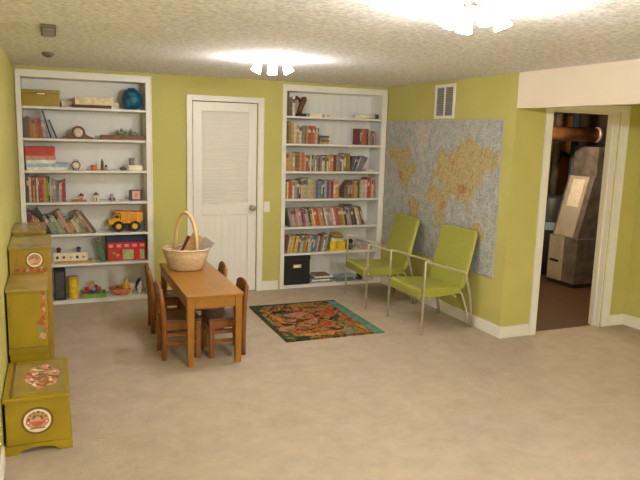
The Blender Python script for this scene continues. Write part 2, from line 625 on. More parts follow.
# ------------------------------------------------------------------ books
NAMED = {'L': 'left bookcase', 'R': 'right bookcase'}
SHELFNAME = ['bottom shelf', 'second shelf up', 'third shelf up', 'fourth shelf up', 'third shelf down', 'second shelf down', 'top shelf']
ORD = ['first', 'second', 'third', 'fourth', 'fifth', 'sixth', 'seventh', 'eighth', 'ninth', 'tenth', 'eleventh', 'twelfth', 'thirteenth',
       'fourteenth', 'fifteenth', 'sixteenth', 'seventeenth', 'eighteenth', 'nineteenth', 'twentieth']
def ordinal(i):
    if i < 20:
        return ORD[i]
    return 'twenty-' + ORD[i - 20]
EPS = .0012
def book_mesh(t, h, d, colname, side, band):
    """upright book, spine towards -Y; side=+1: pivot at the lower right corner, -1: at the lower left corner"""
    m = bmat(colname)
    x0, x1 = (-t, 0) if side > 0 else (0, t)
    c = min(.003, t * .2)
    f = MB()
    f.box(x0, x0 + c, 0, d, 0, h, m)
    f.box(x1 - c, x1, 0, d, 0, h, m)
    f.box(x0 + c, x1 - c, 0, .003, 0, h, m)
    f.box(x0 + c, x1 - c, .003, d - .005, .004, h - .004, M['pages'])
    if band == 1:
        f.box(x0 + .001, x1 - .001, -.0006, .0, h * .62, h * .80, bmat('cream'))
    elif band == 2:
        f.box(x0 + .001, x1 - .001, -.0006, .0, h * .86, h * .9, bmat('ochre'))
        f.box(x0 + .001, x1 - .001, -.0006, .0, h * .10, h * .14, bmat('ochre'))
    elif band == 3:
        f.box(x0 + t * .3, x1 - t * .3, -.0006, .0, h * .25, h * .75, bmat('white'))
    elif band == 4:
        f.box(x0 + .001, x1 - .001, -.0006, .0, h * .70, h * .92, bmat('dark grey'))
    return f
ROWS = {}
def row(unit, si, xa, xb, spec, lean=0, off=0, grp=None, y0=.03):
    """spec = (colour, width cm, height cm[, own lean]); lean in degrees, + is top to the right"""
    ang = [s[3] if len(s) > 3 else lean for s in spec]
    gaps = [0]
    for i in range(1, len(spec)):
        z = min(spec[i - 1][2] * math.cos(R(ang[i - 1])), spec[i][2] * math.cos(R(ang[i]))) / 100 + .01
        gaps.append(max(0, z * (math.tan(R(ang[i - 1])) - math.tan(R(ang[i])))))
    k = (xb - xa - sum(gaps) - EPS * len(spec)) / sum(s[1] / math.cos(R(a)) for s, a in zip(spec, ang))
    x = xa
    for i, s in enumerate(spec):
        a = ang[i]
        w = s[1] * k
        h = s[2] / 100
        d = min(.15 + .03 * rnd.random(), h * .75)
        y = y0 + .012 * rnd.random()
        f = w / math.cos(R(a)) + EPS
        x += gaps[i]
        band = rnd.choice([0, 0, 1, 2, 3, 4]) if w > .012 else rnd.choice([0, 0, 1, 2])
        if s[0] in ('cream', 'white') and band in (1, 3):
            band = 4
        mb = book_mesh(w, h, d, s[0], 1 if a >= 0 else -1, band)
        o = mb.build('book', None, (x + f - EPS / 2 if a >= 0 else x + EPS / 2, y, ZS[si] + .0006))
        o.rotation_euler = (0, R(a), 0)
        tag(o, '', 'book', grp or f'books on the {SHELFNAME[si]} of the {NAMED[unit]}')
        ROWS.setdefault((unit, si), []).append((o, s[0], w, a))
        x += f
    return x
def label_rows():
    for (unit, si), bs in ROWS.items():
        where = f'{SHELFNAME[si]}, {NAMED[unit]}'
        n = {}
        for o, cn, w, a in bs:
            n[cn] = n.get(cn, 0) + 1
        seen = {}
        for o, cn, w, a in bs:
            seen[cn] = seen.get(cn, 0) + 1
            pose = 'slanting' if abs(a) > 8 else 'upright'
            if n[cn] == 1:
                o['label'] = f'the only {cn} {pose} book, {where}'
            else:
                o['label'] = f'{ordinal(seen[cn] - 1)} {cn} {pose} book from the left, {where}'
def lying(name, label, cat, x0, x1, y0, y1, z0, z1, col, grp=None, rotz=0):
    """a closed flat book/box lying down"""
    m = cmat(col)
    w, d, h = (x1 - x0) / 2, (y1 - y0) / 2, z1 - z0
    f = MB()
    c = min(.003, h * .2)
    f.box(-w, w, -d, d, 0, c, m)
    f.box(-w, w, -d, d, h - c, h, m)
    f.box(-w, w, -d, -d + .003, c, h - c, m)
    f.box(-w + .004, w - .004, -d + .003, d - .004, c, h - c, M['pages'])
    o = f.build(name, None, ((x0 + x1) / 2, (y0 + y1) / 2, z0), rotz)
    return tag(o, label, cat, grp)

# --- right bookcase
row('R', 6, 2.688, 2.792, [('dark green', 3.2, 25.5), ('brown', 3.6, 20), ('white', 3.0, 20)])
row('R', 5, 2.690, 3.085, [('dark green', 2, 23.5), ('olive', 2, 24), ('gold-olive', 3, 23.5), ('tan', 3.2, 23), ('cream', 3.6, 20.5), ('tan', 3.6, 20.5), ('cream', 3.4, 20),
    ('blue-grey', 2.2, 20), ('grey', 2.0, 19.5), ('brown', 1.8, 20), ('tan', 1.8, 20), ('orange-brown', 1.9, 20), ('rust', 2.2, 19.5), ('orange-brown', 2, 20),
    ('pinkish-red', 2.5, 20), ('salmon', 2.4, 20), ('cream', 2, 17), ('dark grey', 1.6, 17.5)])
for k, (cn, dx) in enumerate((('tan', 0), ('mottled brown', .006), ('grey', -.004), ('dark grey', .004))):
    lying('book', f'small {cn} book lying in the short flat pile, second shelf down, right bookcase', 'book', 3.10 + dx, 3.205 + dx, .03, .16, 1.6376 + k * .024, 1.6606 + k * .024, cn, 'small books lying in a pile')
row('R', 5, 3.572, 3.795, [('maroon', 2.2, 18.5), ('dark grey', 2, 18.5), ('mauve', 1.8, 18), ('red-orange', 2.8, 18.5), ('rust', 2.6, 18.5), ('black', 2.0, 18.5),
    ('lavender', 1.7, 16.5), ('mauve', 1.8, 16.5), ('grey', 1.7, 16.5), ('purple', 1.7, 16.5), ('dusky pink', 1.8, 16)], off=18)
row('R', 4, 2.688, 3.44, [('ochre', 3.8, 21), ('tan', 3.8, 20.5), ('ochre', 3.6, 20.5), ('brown', 2.2, 21), ('olive', 2.2, 21), ('salmon', 2.6, 21), ('orange-brown', 2.6, 21),
    ('dusky pink', 2, 18), ('rust', 2.2, 18), ('mottled brown', 2.2, 17.5), ('white', 1.6, 18), ('black', 1.4, 18), ('grey-green', 2.6, 17.5), ('white', 1.3, 18.5), ('mauve', 2, 17.5),
    ('dark grey', 2, 18), ('mauve', 1.8, 17.5), ('cream', 3.2, 17), ('olive', 2, 18), ('cream', 2.6, 16.5), ('tan', 2.4, 18), ('orange', 2.8, 18), ('maroon', 3.4, 18.5),
    ('grey', 2.2, 18), ('mauve', 2, 18), ('dark grey', 2, 18), ('white', 2, 19), ('gold-olive', 3.6, 20.5)])
row('R', 4, 3.445, 3.63, [('gold-olive', 3.4, 20.5, 0), ('dark green', 2, 17.5, 9), ('blue-grey', 1.6, 17.5, 16), ('black', 1.2, 18, 20), ('lavender', 2, 18, 22), ('blue-grey', 2.4, 18.5, 25), ('mauve', 2.2, 18, 28)], off=28)
row('R', 3, 2.686, 3.348, [('olive', 2.4, 20), ('cream', 1.6, 19), ('red', 2.6, 20.5), ('rust', 2, 20), ('white', 1.8, 21), ('grey-green', 2.6, 21), ('olive', 2, 21), ('black', 2.2, 21.5), ('pink', 2.2, 22),
    ('pale green', 3.2, 23), ('tan', 2, 22.5), ('pale green', 3.6, 23), ('dusky pink', 1.6, 22), ('tan', 1.8, 21.5), ('grey', 1.8, 21), ('blue', 2.4, 20), ('blue-grey', 2.6, 20),
    ('teal', 2.4, 20), ('dark green', 1.4, 21), ('lavender', 2.8, 20.5), ('purple', 2.6, 20.5), ('mauve', 2.2, 20.5), ('maroon', 2, 20), ('salmon', 3.4, 20.5), ('orange', 2.8, 20.5)])
row('R', 3, 3.425, 3.765, [('mottled brown', 2, 15), ('brown', 2, 17), ('mottled brown', 2.2, 18.5), ('dark grey', 2, 20), ('brown', 2, 20.5), ('orange-brown', 2.4, 20.5), ('tan', 2.4, 20), ('ochre', 2.4, 20),
    ('black', 2.0, 20.5), ('pale green', 2.6, 20.5), ('cream', 2.4, 20.5), ('grey', 1.8, 20.5), ('white', 1.6, 21), ('pink', 2.4, 21.5), ('red', 2.6, 23), ('red-orange', 2.2, 23.5)], off=25)
row('R', 3, 3.772, 3.815, [('cream', 2, 23), ('orange', 2.2, 16)], off=41)
row('R', 2, 2.748, 3.535, [('dark green', 1.6, 21), ('grey', 2.4, 20), ('dusky pink', 2.6, 20), ('mauve', 2.4, 20.5), ('dusky pink', 2.6, 20), ('grey', 2.4, 20.5), ('maroon', 1.6, 20), ('magenta', 1.4, 20),
    ('lavender', 2, 20.5), ('grey-green', 1.8, 20), ('black', 2, 21), ('ochre', 2, 20.5), ('cream', 1.6, 20), ('red-orange', 2.4, 21), ('rust', 2.2, 21), ('salmon', 2, 20), ('tan', 2.2, 20),
    ('olive', 1.6, 20.5), ('white', 1.8, 20.5), ('grey', 2.2, 20.5), ('mauve', 2.6, 20.5), ('pink', 2, 20.5), ('white', 1.8, 20.5), ('pinkish-red', 2, 21), ('magenta', 1.8, 20.5),
    ('gold-olive', 3.6, 21), ('ochre', 2.4, 20.5), ('black', 1.8, 21), ('lavender', 2.6, 20.5), ('grey', 2.2, 20)], lean=-12)
row('R', 2, 3.545, 3.70, [('dark grey', 2.4, 20, -13), ('maroon', 1.8, 20, -14), ('white', 2.2, 20.5, -15), ('dusky pink', 2, 21, -16), ('brown', 2.2, 22, -17)], off=30)
row('R', 1, 2.690, 3.225, [('maroon', 2.2, 19.5, 6), ('brown', 2, 19.5, 8), ('white', 1.4, 19.5), ('orange', 1.4, 19), ('yellow', 2.6, 19.5), ('gold-olive', 2, 19.5), ('yellow', 2.4, 19), ('dusky pink', 1.6, 19),
    ('purple', 1.8, 19.5), ('lavender', 1.4, 19), ('cream', 1.8, 19), ('green', 2.8, 20), ('orange', 1.6, 19.5), ('brown', 1.4, 19.5), ('pale green', 2.2, 19.5), ('cream', 1.6, 19),
    ('teal', 2, 18.5), ('blue', 3.0, 18.5), ('blue-grey', 2.6, 18), ('white', 1.4, 18.5), ('rust', 1.4, 18), ('dark grey', 2, 18.5), ('mauve', 2.2, 19.5), ('white', 1.8, 19.5), ('grey-green', 2.8, 20.5), ('olive', 1.4, 20)], lean=10)
# loose items of the right bookcase
o = MB()
o.box(-.075, .075, -.05, .05, 0, .028, M['cream'], .003)
o.box(-.073, .073, -.052, .052, .0285, .04, M['cream'], .003)
tag(o.build('keepsake_box', None, (3.06, .12, 1.938)), 'low cream keepsake box beside the statuette on the top shelf, right bookcase', 'box')
o = MB()
o.box(-.05, .05, -.04, .04, 0, .03, M['cream'], .003)
o.box(-.02, .02, -.041, -.04, .008, .022, cmat('salmon'))
tag(o.build('card_box', None, (3.205, .1, 1.938)), 'small cream card box with salmon mark on the top shelf, right bookcase', 'box')
st = thing('statuette', 'dark brown carved statuette leaning on its base, top shelf of right bookcase', 'statuette', (2.885, .09, 1.9376))
o = MB(); o.box(-.055, .05, -.04, .04, 0, .03, cmat('black'), .004); o.build('base', st)
o = MB()
o.tube([(-.02, 0, .03), (-.012, 0, .08), (.01, 0, .14), (.035, 0, .195), (.05, 0, .21)], .03, cmat('brown'), 10, rr=[.026, .03, .034, .032, .012])
o.tube([(-.0, 0, .13), (-.03, -.005, .19), (-.06, -.01, .205), (-.078, -.01, .18)], .018, cmat('maroon'), 8, rr=[.012, .014, .022, .012])
o.build('figure', st)
rp = thing('rolled_poster', 'long cream paper roll with dark end lying on the top shelf, right bookcase', 'paper roll', (3.535, .07, 1.9376))
o = MB(); o.cyl((0, 0, .026), (.255, 0, .026), .0255, M['cream'], 18); o.build('tube', rp)
o = MB(); o.cyl((.256, 0, .028), (.295, 0, .028), .0275, cmat('dark grey'), 18); o.build('end_cap', rp)
lying('book', 'cream book lying flat right of the leaning books, third shelf down, right bookcase', 'book', 3.695, 3.79, .04, .17, 1.3326, 1.356, 'cream')
lying('book', 'grey book lying flat on top of the slanted row, third shelf up, right bookcase', 'book', 3.43, 3.55, .06, .19, .925, .941, 'dark grey')
bx = thing('storage_box', 'bright yellow open storage box on second shelf up, right bookcase', 'box', (3.36, .11, .4036))
o = MB()
for xa, xb, ya, yb in ((-.098, .098, -.075, -.071), (-.098, .098, .071, .075), (-.098, -.094, -.071, .071), (.094, .098, -.071, .071)):
    o.box(xa, xb, ya, yb, 0, .118, cmat('yellow'))
o.box(-.094, .094, -.071, .071, 0, .004, cmat('yellow'))
o.build('body', bx)
o = MB(); o.box(-.02, .0, -.0765, -.0755, .03, .085, cmat('ochre'), 0); o.build('label_strip', bx)
o = MB(); o.box(-.075, .075, -.055, .055, 0, .15, M['white'], .003)
tag(o.build('paper_stack', None, (3.365, .11, .408)), 'white paper stack standing up out of the yellow storage box', 'papers')
o = MB()
o.lathe([(0, .0), (.03, 0), (.075, .03), (.088, .062), (.082, .062), (.07, .034), (.0, .008)], cmat('gold-olive'), 22, Matrix.Translation((0, 0, .062)) @ Matrix.Rotation(PI, 4, 'X'))
tag(o.build('bowl', None, (3.37, .11, .5583)), 'olive bowl turned upside down on top of the yellow storage box', 'bowl')
o = MB()
o.lathe([(0, 0), (.045, 0), (.055, .03), (.05, .09), (.03, .115), (0, .12)], cmat('mottled brown'), 18)
o.ball((.01, -.03, .10), .03, cmat('black'))
o.ball((-.03, -.02, .05), .03, cmat('brown'))
tag(o.build('soft_toy', None, (3.54, .12, .4036)), 'dark brown lumpy soft toy right of the yellow box, right bookcase', 'soft toy')
lying('book', 'pale lavender book lying on top of a tan one, second shelf up, right bookcase', 'book', 3.66, 3.80, .04, .22, .434, .50, 'lavender')
lying('book', 'tan book lying under the lavender one, second shelf up, right bookcase', 'book', 3.65, 3.81, .04, .22, .4036, .4336, 'tan')
# black box with label handle, bottom shelf
bx = thing('storage_box', 'black lidded storage box with a brass label holder, bottom shelf of right bookcase', 'box', (2.85, .14, .0356))
o = MB(); o.box(-.158, .158, -.125, .125, 0, .285, M['black'], .004); o.build('body', bx)
o = MB(); o.box(-.163, .163, -.13, .13, .2855, .333, M['black'], .005); o.build('lid', bx)
o = MB(); o.box(-.05, .05, -.1295, -.1255, .195, .235, M['brass'], .003)
o.box(-.042, .042, -.131, -.1296, .202, .228, M['cream'])
o.build('label_holder', bx)
pile = [(3.03, 3.30, 'grey', .02), (3.04, 3.27, 'white', .018), (3.06, 3.29, 'dark grey', .016), (3.08, 3.31, 'white', .018), (3.10, 3.27, 'mottled brown', .014)]
z = .0358
for k, (xa, xb, cn, hh) in enumerate(pile):
    lying('magazine', f'{cn} magazine, {ordinal(k)} from the bottom in the pile beside the black box', 'magazine', xa, xb, .03, .21, z, z + hh, cn, 'magazines beside the black box', R(rnd.uniform(-3, 3)))
    z += hh + .0006
pile = [(3.35, 3.60, 'blue-grey', .02), (3.37, 3.58, 'grey', .022), (3.38, 3.62, 'pale blue', .016)]
z = .0358
for k, (xa, xb, cn, hh) in enumerate(pile):
    lying('magazine', f'{cn} magazine, {ordinal(k)} from the bottom in the low pile behind the far armchair', 'magazine', xa, xb, .03, .2, z, z + hh, cn, 'magazines behind the far armchair', R(rnd.uniform(-3, 3)))
    z += hh + .0006
o = MB(); o.box(-.03, .03, -.03, .03, 0, .05, cmat('purple'), .006); o.box(-.024, .024, -.024, .024, .0505, .07, cmat('dark grey'), .004)
tag(o.build('toy_block', None, (3.665, .07, .0356)), 'small purple and grey toy block on the bottom shelf, right bookcase', 'toy')
lying('book', 'white book lying flat at right end of the bottom shelf, right bookcase', 'book', 3.71, 3.83, .03, .2, .0358, .058, 'white')

# --- left bookcase
row('L', 5, .064, .262, [('dark grey', 2.4, 18.5, -1), ('brown', 2.4, 20.5, -1), ('orange-brown', 2.2, 19.5, -1), ('tan', 2, 19, -2), ('red-orange', 2.4, 19, -3), ('rust', 2.4, 19, -4), ('lavender', 3.0, 17, -6)])
row('L', 5, .294, .361, [('black', 2.2, 27, -15), ('pale blue', 1.6, 18.5, -18), ('navy', 2.4, 18.5, -20)], off=7)
row('L', 3, .066, .415, [('dark grey', 2.6, 26), ('cream', 2.2, 24.5), ('red', 2, 24), ('tan', 2.2, 23.5), ('brown', 1.6, 25), ('cream', 1.8, 24), ('dark grey', 1.2, 26), ('crimson', 3.2, 25), ('pinkish-red', 2, 25),
    ('ochre', 2, 23.5), ('green', 2.6, 23), ('black', 1.8, 25), ('cream', 1.8, 22), ('grey', 2, 21.5), ('lavender', 2.6, 21), ('grey', 2, 20.5), ('mauve', 2, 19), ('white', 1.4, 18), ('dusky pink', 1.6, 19.5), ('crimson', 2.8, 20), ('purple', 1.4, 22)])
row('L', 2, .070, .205, [('maroon', 3, 24, -3), ('magenta', 2.6, 22, -5), ('dusky pink', 2.4, 19, -8), ('orange-brown', 2.4, 18, -12), ('tan', 2.2, 17, -16)])
row('L', 2, .268, .700, [('black', 1.4, 28, -28), ('grey-green', 3.2, 20, -27), ('teal', 1.8, 17, -26), ('grey', 2.4, 21, -26), ('pale green', 2.0, 20.5, -26), ('grey-green', 2.6, 16, -26), ('brown', 2, 24, -26), ('dusky pink', 3.2, 25, -26), ('ochre', 2.4, 17, -26), ('olive', 2.2, 15, -26), ('cream', 2.8, 15, -27), ('tan', 2.2, 17, -29), ('grey-green', 2, 20, -31), ('olive', 2.2, 25, -33), ('dusky pink', 2.6, 26, -34), ('mottled brown', 2.2, 25, -35)], off=5)
# top shelf
bx = thing('storage_box', 'mustard yellow flat storage box at the left end of the top shelf', 'box', (.226, .13, 1.9376))
o = MB(); o.box(-.165, .165, -.12, .12, 0, .115, cmat('gold-olive') if False else M['ochre'], .004); o.build('body', bx)
o = MB(); o.box(-.169, .169, -.124, .124, .1153, .152, M['ochre'], .004); o.build('lid', bx)
o = MB(); o.box(-.045, .045, -.1275, -.1245, .105, .128, M['ochredark'], .002); o.box(-.036, .036, -.129, -.1276, .109, .121, M['cream']); o.build('label_holder', bx)
def gamebox(name, label, x0, x1, y0, y1, z0, h, base, lidcol, group=None):
    t = thing(name, label, 'box', ((x0 + x1) / 2, (y0 + y1) / 2, z0), 0, group)
    w, d = (x1 - x0) / 2, (y1 - y0) / 2
    f = MB(); f.box(-w + .003, w - .003, -d + .003, d - .003, 0, h * .45, cmat(base), .001); f.build('base', t)
    f = MB(); f.box(-w, w, -d, d, h * .45 + .0003, h, cmat(lidcol), .002); f.build('lid', t)
    return t
gamebox('game_box', 'wide flat white box lying on the top shelf behind the maroon one', -.0 + .405, .945, .145, .268, 1.9378, .062, 'white', 'cream')
gamebox('game_box', 'flat dark maroon box on the top shelf under a cream box', .50, .865, .02, .142, 1.9378, .03, 'maroon', 'maroon')
gamebox('game_box', 'cream flat box lying on the maroon box, top shelf', .525, .885, .02, .142, 1.9685, .072, 'cream', 'cream')
v = thing('round_vase', 'shiny round teal and navy vase at right end of the top shelf', 'vase', (1.066, .115, 1.9376))
o = MB()
prof = [(0, 0), (.045, 0), (.062, .012), (.09, .05), (.104, .1), (.096, .15), (.068, .19), (.034, .207)]
o.lathe(prof, M['blueglaze'], 28); o.build('body', v)
o = MB(); o.lathe([(.034, .2072), (.037, .210), (.037, .214), (.03, .214), (.028, .207)], M['blueglaze'], 28); o.build('rim', v)
# clock
c = thing('mantel_clock', 'brown wooden hump-backed mantel clock with white dial, left bookcase', 'clock', (.548, .08, 1.6376))
o = MB()
pts = [(-.14, 0), (.14, 0), (.14, .014), (.115, .024), (.085, .036), (.065, .055)]
pts += [(.064 * math.cos(R(a)), .062 + .064 * math.sin(R(a))) for a in range(0, 181, 15)]
pts += [(-.065, .055), (-.085, .036), (-.115, .024), (-.14, .014)]
o.prism(pts, -.03, .03, cmat('walnut'), 'Y', None, .003)
o.build('case', c)
q = Matrix.Translation((0, -.0305, .062)) @ Matrix.Rotation(R(90), 4, 'X')
o = MB(); o.lathe([(0, .002), (.045, .002), (.045, 0)], M['cream'], 24, q)
o.box(-.0015, .0015, -.0345, -.0327, .062, .092, M['black']); o.box(0, .022, -.0345, -.0327, .0605, .0635, M['black']); o.build('dial', c)
o = MB(); o.lathe([(.044, 0), (.044, .006), (.05, .006), (.054, 0)], cmat('brown'), 24, q); o.build('bezel', c)
b_ = thing('wooden_tray', 'long narrow brown wooden tray on the second shelf, right of the clock', 'tray', (.968, .09, 1.6376))
o = MB(); o.box(-.205, .205, -.06, .06, 0, .012, cmat('walnut'), .002); o.build('base', b_)
o = MB()
for xa, xb, ya, yb in ((-.21, .21, -.066, -.06), (-.21, .21, .06, .066), (-.21, -.205, -.06, .06), (.205, .21, -.06, .06)):
    o.box(xa, xb, ya, yb, 0, .045, cmat('walnut'), .001)
o.build('rim', b_)
o = MB()
r2 = random.Random(3)
for k in range(70):
    x = r2.uniform(-.11, .06); y = r2.uniform(-.04, .04); a = r2.uniform(-1.2, 1.2); L = r2.uniform(.04, .09)
    p0 = Vector((x, y, .008 + .03 * r2.random())); p1 = p0 + Vector((math.sin(a) * L, r2.uniform(-.01, .01), abs(math.cos(a)) * L * .75))
    o.tube([p0, (p0 + p1) / 2 + Vector((0, 0, .006)), p1], .005, cmat(r2.choice(['grey-green', 'olive', 'grey-green', 'pale green'])), 5, rr=[.003, .007, .002])
tag(o.build('dried_sprigs', None, (1.035, .09, 1.657)), 'bunch of grey-green dried sprigs lying in the wooden tray', 'dried plant')
# board games
gamebox('game_box', 'white and blue flat box at the bottom of the stack below the red one', .072, .445, .03, .25, 1.3326, .064, 'white', 'pale blue')
gamebox('game_box', 'pale pink game box in the middle of the stack below the red one', .068, .335, .03, .25, 1.3972, .072, 'white', 'dusky pink')
gamebox('game_box', 'red game box on top of the stack in the left bookcase', .064, .332, .03, .25, 1.4698, .085, 'brick', 'brick')
ck = thing('alarm_clock', 'small dark round alarm clock with white dial, right of the game boxes', 'clock', (.517, .07, 1.3326))
q = Matrix.Translation((0, .02, .047)) @ Matrix.Rotation(R(90), 4, 'X')
o = MB(); o.lathe([(0, 0), (.04, 0), (.044, .02), (.042, .045), (.034, .045), (.034, .04)], cmat('brown'), 20, q)
o.box(-.03, -.02, -.01, .01, 0, .02, cmat('brown')); o.box(.02, .03, -.01, .01, 0, .02, cmat('brown')); o.build('case', ck)
o = MB(); o.lathe([(0, .042), (.0335, .042), (.0335, .04)], M['cream'], 20, q); o.build('dial', ck)
o = MB(); o.tube([(-.022, 0, .086), (-.012, 0, .1), (.012, 0, .1), (.022, 0, .086)], .003, cmat('brown'), 6); o.build('handle', ck)
o = MB(); o.lathe([(0, 0), (.026, 0), (.032, .05), (.028, .05), (.023, .006), (0, .006)], cmat('orange'), 16)
o.box(-.075, -.036, -.03, .03, 0, .006, cmat('orange'), .002); o.box(-.036, .0, -.01, .01, 0, .004, cmat('orange'))
tag(o.build('candle_cup', None, (.685, .08, 1.3326)), 'small orange candle cup on the third shelf down, left bookcase', 'cup')
o = MB(); o.box(-.022, .022, -.022, .022, 0, .012, cmat('olive'), .002); o.lathe([(.014, .012), (.017, .05), (.012, .07), (.016, .076), (.004, .11), (0, .115)], cmat('olive'), 12)
o.box(.02, .05, -.015, .015, 0, .03, cmat('tan'), .004); o.ball((.036, 0, .042), .013, cmat('brown'))
tag(o.build('tower_ornament', None, (.765, .08, 1.3326)), 'small olive tower ornament on the third shelf down, left bookcase', 'ornament')
o = MB(); o.ball((0, 0, .016), .016, cmat('dark grey'), 2.2, 1.2, 1); o.ball((.006, 0, .03), .012, cmat('grey'), 1.4, 1.1, 1)
tag(o.build('stone', None, (.965, .07, 1.3326)), 'small dark grey stone ornament beside the white keepsake box', 'ornament')
o = MB(); o.box(-.066, .066, -.045, .045, 0, .038, M['cream'], .002); o.box(-.068, .068, -.047, .047, .0385, .052, M['white'], .002)
tag(o.build('keepsake_box', None, (1.08, .08, 1.3326)), 'white keepsake box carrying a grey mug, third shelf down, left bookcase', 'box')
mg = thing('mug', 'small grey and white mug standing on the white keepsake box', 'mug', (1.05, .08, 1.3852))
o = MB(); o.lathe([(0, 0), (.026, 0), (.029, .07), (.025, .07), (.022, .006), (0, .006)], cmat('grey'), 18); o.build('body', mg)
o = MB(); o.tube([(.028, 0, .055), (.05, 0, .05), (.05, 0, .02), (.027, 0, .015)], .005, M['white'], 8, .01); o.build('handle', mg)
# fourth shelf: little things
o = MB(); o.box(-.07, .07, -.05, .05, 0, .013, cmat('orange-brown'), .002)
tag(o.build('wooden_board', None, (.535, .1, 1.0226)), 'small orange-brown wooden board right of the upright books, left bookcase', 'board')
def house(label, x, z, w, h, wall, roof, door=None):
    t = thing('toy_house', label, 'toy house', (x, .09, z), 0, 'little toy houses')
    f = MB(); f.box(-w, w, -.02, .02, 0, h, cmat(wall), .001); f.build('walls', t)
    f = MB(); f.prism([(-w - .006, h + .0003), (w + .006, h + .0003), (0, h + w * 1.3)], -.025, .025, cmat(roof)); f.build('roof', t)
    f = MB(); f.box(-.006, .006, -.0225, -.0205, 0, h * .55, cmat(door or 'brown')); f.build('door', t)
    return t
house('small pink toy house standing on the wooden board in the left bookcase', .56, 1.0362, .022, .04, 'pink', 'maroon')
house('small cream toy house with a dark green roof, left bookcase', .70, 1.0226, .024, .06, 'cream', 'dark green')
fg = MB(); fg.lathe([(0, 0), (.026, 0), (.03, .02), (.018, .045), (.02, .055), (.014, .072), (0, .078)], cmat('lavender'), 14); fg.box(-.03, .03, -.026, -.02, .01, .03, cmat('maroon'), .002)
tag(fg.build('figurine', None, (.85, .09, 1.0226)), 'small lavender figurine beside the green-roofed toy house', 'figurine')
pf = thing('picture_frame', 'dark framed small pink portrait at the right end of the fourth shelf', 'picture frame', (1.09, .09, 1.0226), R(6))
o = MB()
for xa, xb, za, zb in ((-.062, .062, 0, .012), (-.062, .062, .098, .11), (-.062, -.04, .012, .098), (.04, .062, .012, .098)):
    o.box(xa, xb, -.008, .008, za, zb, cmat('dark grey'), .001)
o.box(-.062, -.04, .008, .06, 0, .1, cmat('dark grey'), .001)
o.build('frame', pf)
o = MB(); o.box(-.04, .04, -.003, .003, .012, .098, cmat('pink')); o.ball((0, -.003, .055), .022, cmat('salmon'), 1, .1, 1.2); o.build('portrait', pf)

# dump truck
tr = thing('toy_dump_truck', 'big yellow toy dump truck with black tyres on the left bookcase', 'toy truck', (.985, .12, .7056))
YEL = plain('toy_truck_yellow', (236, 170, 22), .35, .03); YELO = plain('toy_truck_orange', (222, 148, 24), .35, .04)
o = MB(); o.box(-.12, .14, -.05, .05, .045, .075, M['black'], .004); o.build('chassis', tr)
o = MB(); o.prism([(-.17, .075), (-.06, .075), (-.06, .18), (-.11, .18), (-.128, .135), (-.173, .12)], -.06, .06, YEL, 'Y', None, .004)
o.prism([(-.118, .14), (-.07, .14), (-.07, .17), (-.107, .17)], -.062, -.0605, M['black']); o.box(-.177, -.165, -.06, .06, .06, .08, YEL, .002); o.build('cab', tr)
o = MB(); o.prism([(-.055, .085), (.13, .085), (.165, .12), (.165, .195), (-.055, .21), (-.115, .21), (-.115, .198), (-.058, .185)], -.075, .075, YELO, 'Y', None, .004)
for k in range(4):
    o.box(-.03 + k * .045, -.022 + k * .045, -.081, -.0755, .088, .178, YEL, .001)
o.build('dump_bed', tr)
for wx in (-.078, .082):
    for sy in (-1, 1):
        q = Matrix.Translation((wx, sy * .062, .0565)) @ Matrix.Rotation(R(90), 4, 'X')
        o = MB(); o.lathe([(.028, -.018), (.05, -.02), (.0555, -.012), (.0555, .012), (.05, .02), (.028, .018)], M['rubber'], 24, q, smooth=False); w = o.build('wheel', tr)
        o = MB(); o.lathe([(0, -.016), (.0275, -.016), (.0275, .016), (0, .016)], YEL, 20, q, smooth=False); o.build('hub', w)

# white toy playset, red building, green book
pl = thing('toy_playset', 'long white wooden toy with two purple knobs on the second shelf up', 'toy', (.445, .10, .4036))
o = MB(); o.box(-.165, .20, -.07, .07, 0, .02, cmat('tan'), .003); o.build('base', pl)
o = MB(); o.box(-.165, .155, -.045, .045, .0203, .105, M['cream'], .004); o.build('body', pl)
for k, (x, cn) in enumerate(((-.13, 'dark grey'), (-.07, 'red'), (0, 'pale green'), (.055, 'navy'), (.115, 'salmon'))):
    o = MB(); o.lathe([(0, .004), (.014, .004), (.014, 0)], cmat(cn), 14, Matrix.Translation((x, -.0455, .06)) @ Matrix.Rotation(R(90), 4, 'X')); o.build('button', pl)
for x, cn in ((-.115, 'maroon'), (.072, 'purple')):
    o = MB(); o.cyl((x, 0, .1053), (x, 0, .12), .018, cmat(cn), 14); o.ball((x, 0, .137), .024, cmat(cn), 1, 1, .85); o.build('knob', pl)
row('L', 1, .742, .782, [('emerald', 3.4, 23, -15)])
tb = thing('toy_building', 'red toy building with a navy roof and green doors, left bookcase', 'toy building', (.975, .13, .4036))
RB = plain('toy_building_red', (190, 26, 46), .4, .04)
o = MB(); o.box(-.185, .195, -.08, .10, 0, .195, RB, .003); o.build('walls', tb)
o = MB(); o.box(-.192, .2, -.088, .104, .1953, .262, cmat('navy'), .004); o.build('roof', tb)
for k in range(5):
    o = MB(); o.box(-.15 + k * .078 - .022, -.15 + k * .078 + .022, -.0835, -.0803, .142, .172, cmat('pink'), .001); o.build('window', tb)
o = MB(); o.box(-.035, .075, -.0845, -.0803, .012, .115, cmat('pale green'), .001)
for k in range(3): o.box(-.035, .075, -.0855, -.0846, .035 + k * .028, .038 + k * .028, cmat('green'))
o.build('door', tb)
o = MB(); o.box(.135, .18, -.0845, -.0803, .012, .115, cmat('pale green'), .001); o.build('door', tb)
o = MB(); o.box(-.165, -.07, -.0845, -.0803, .02, .11, cmat('rust'), .001); o.ball((-.12, -.084, .085), .014, cmat('ochre'), 1, .3, 1); o.ball((-.085, -.084, .06), .016, cmat('ochre'), 1, .3, 1); o.build('sign', tb)

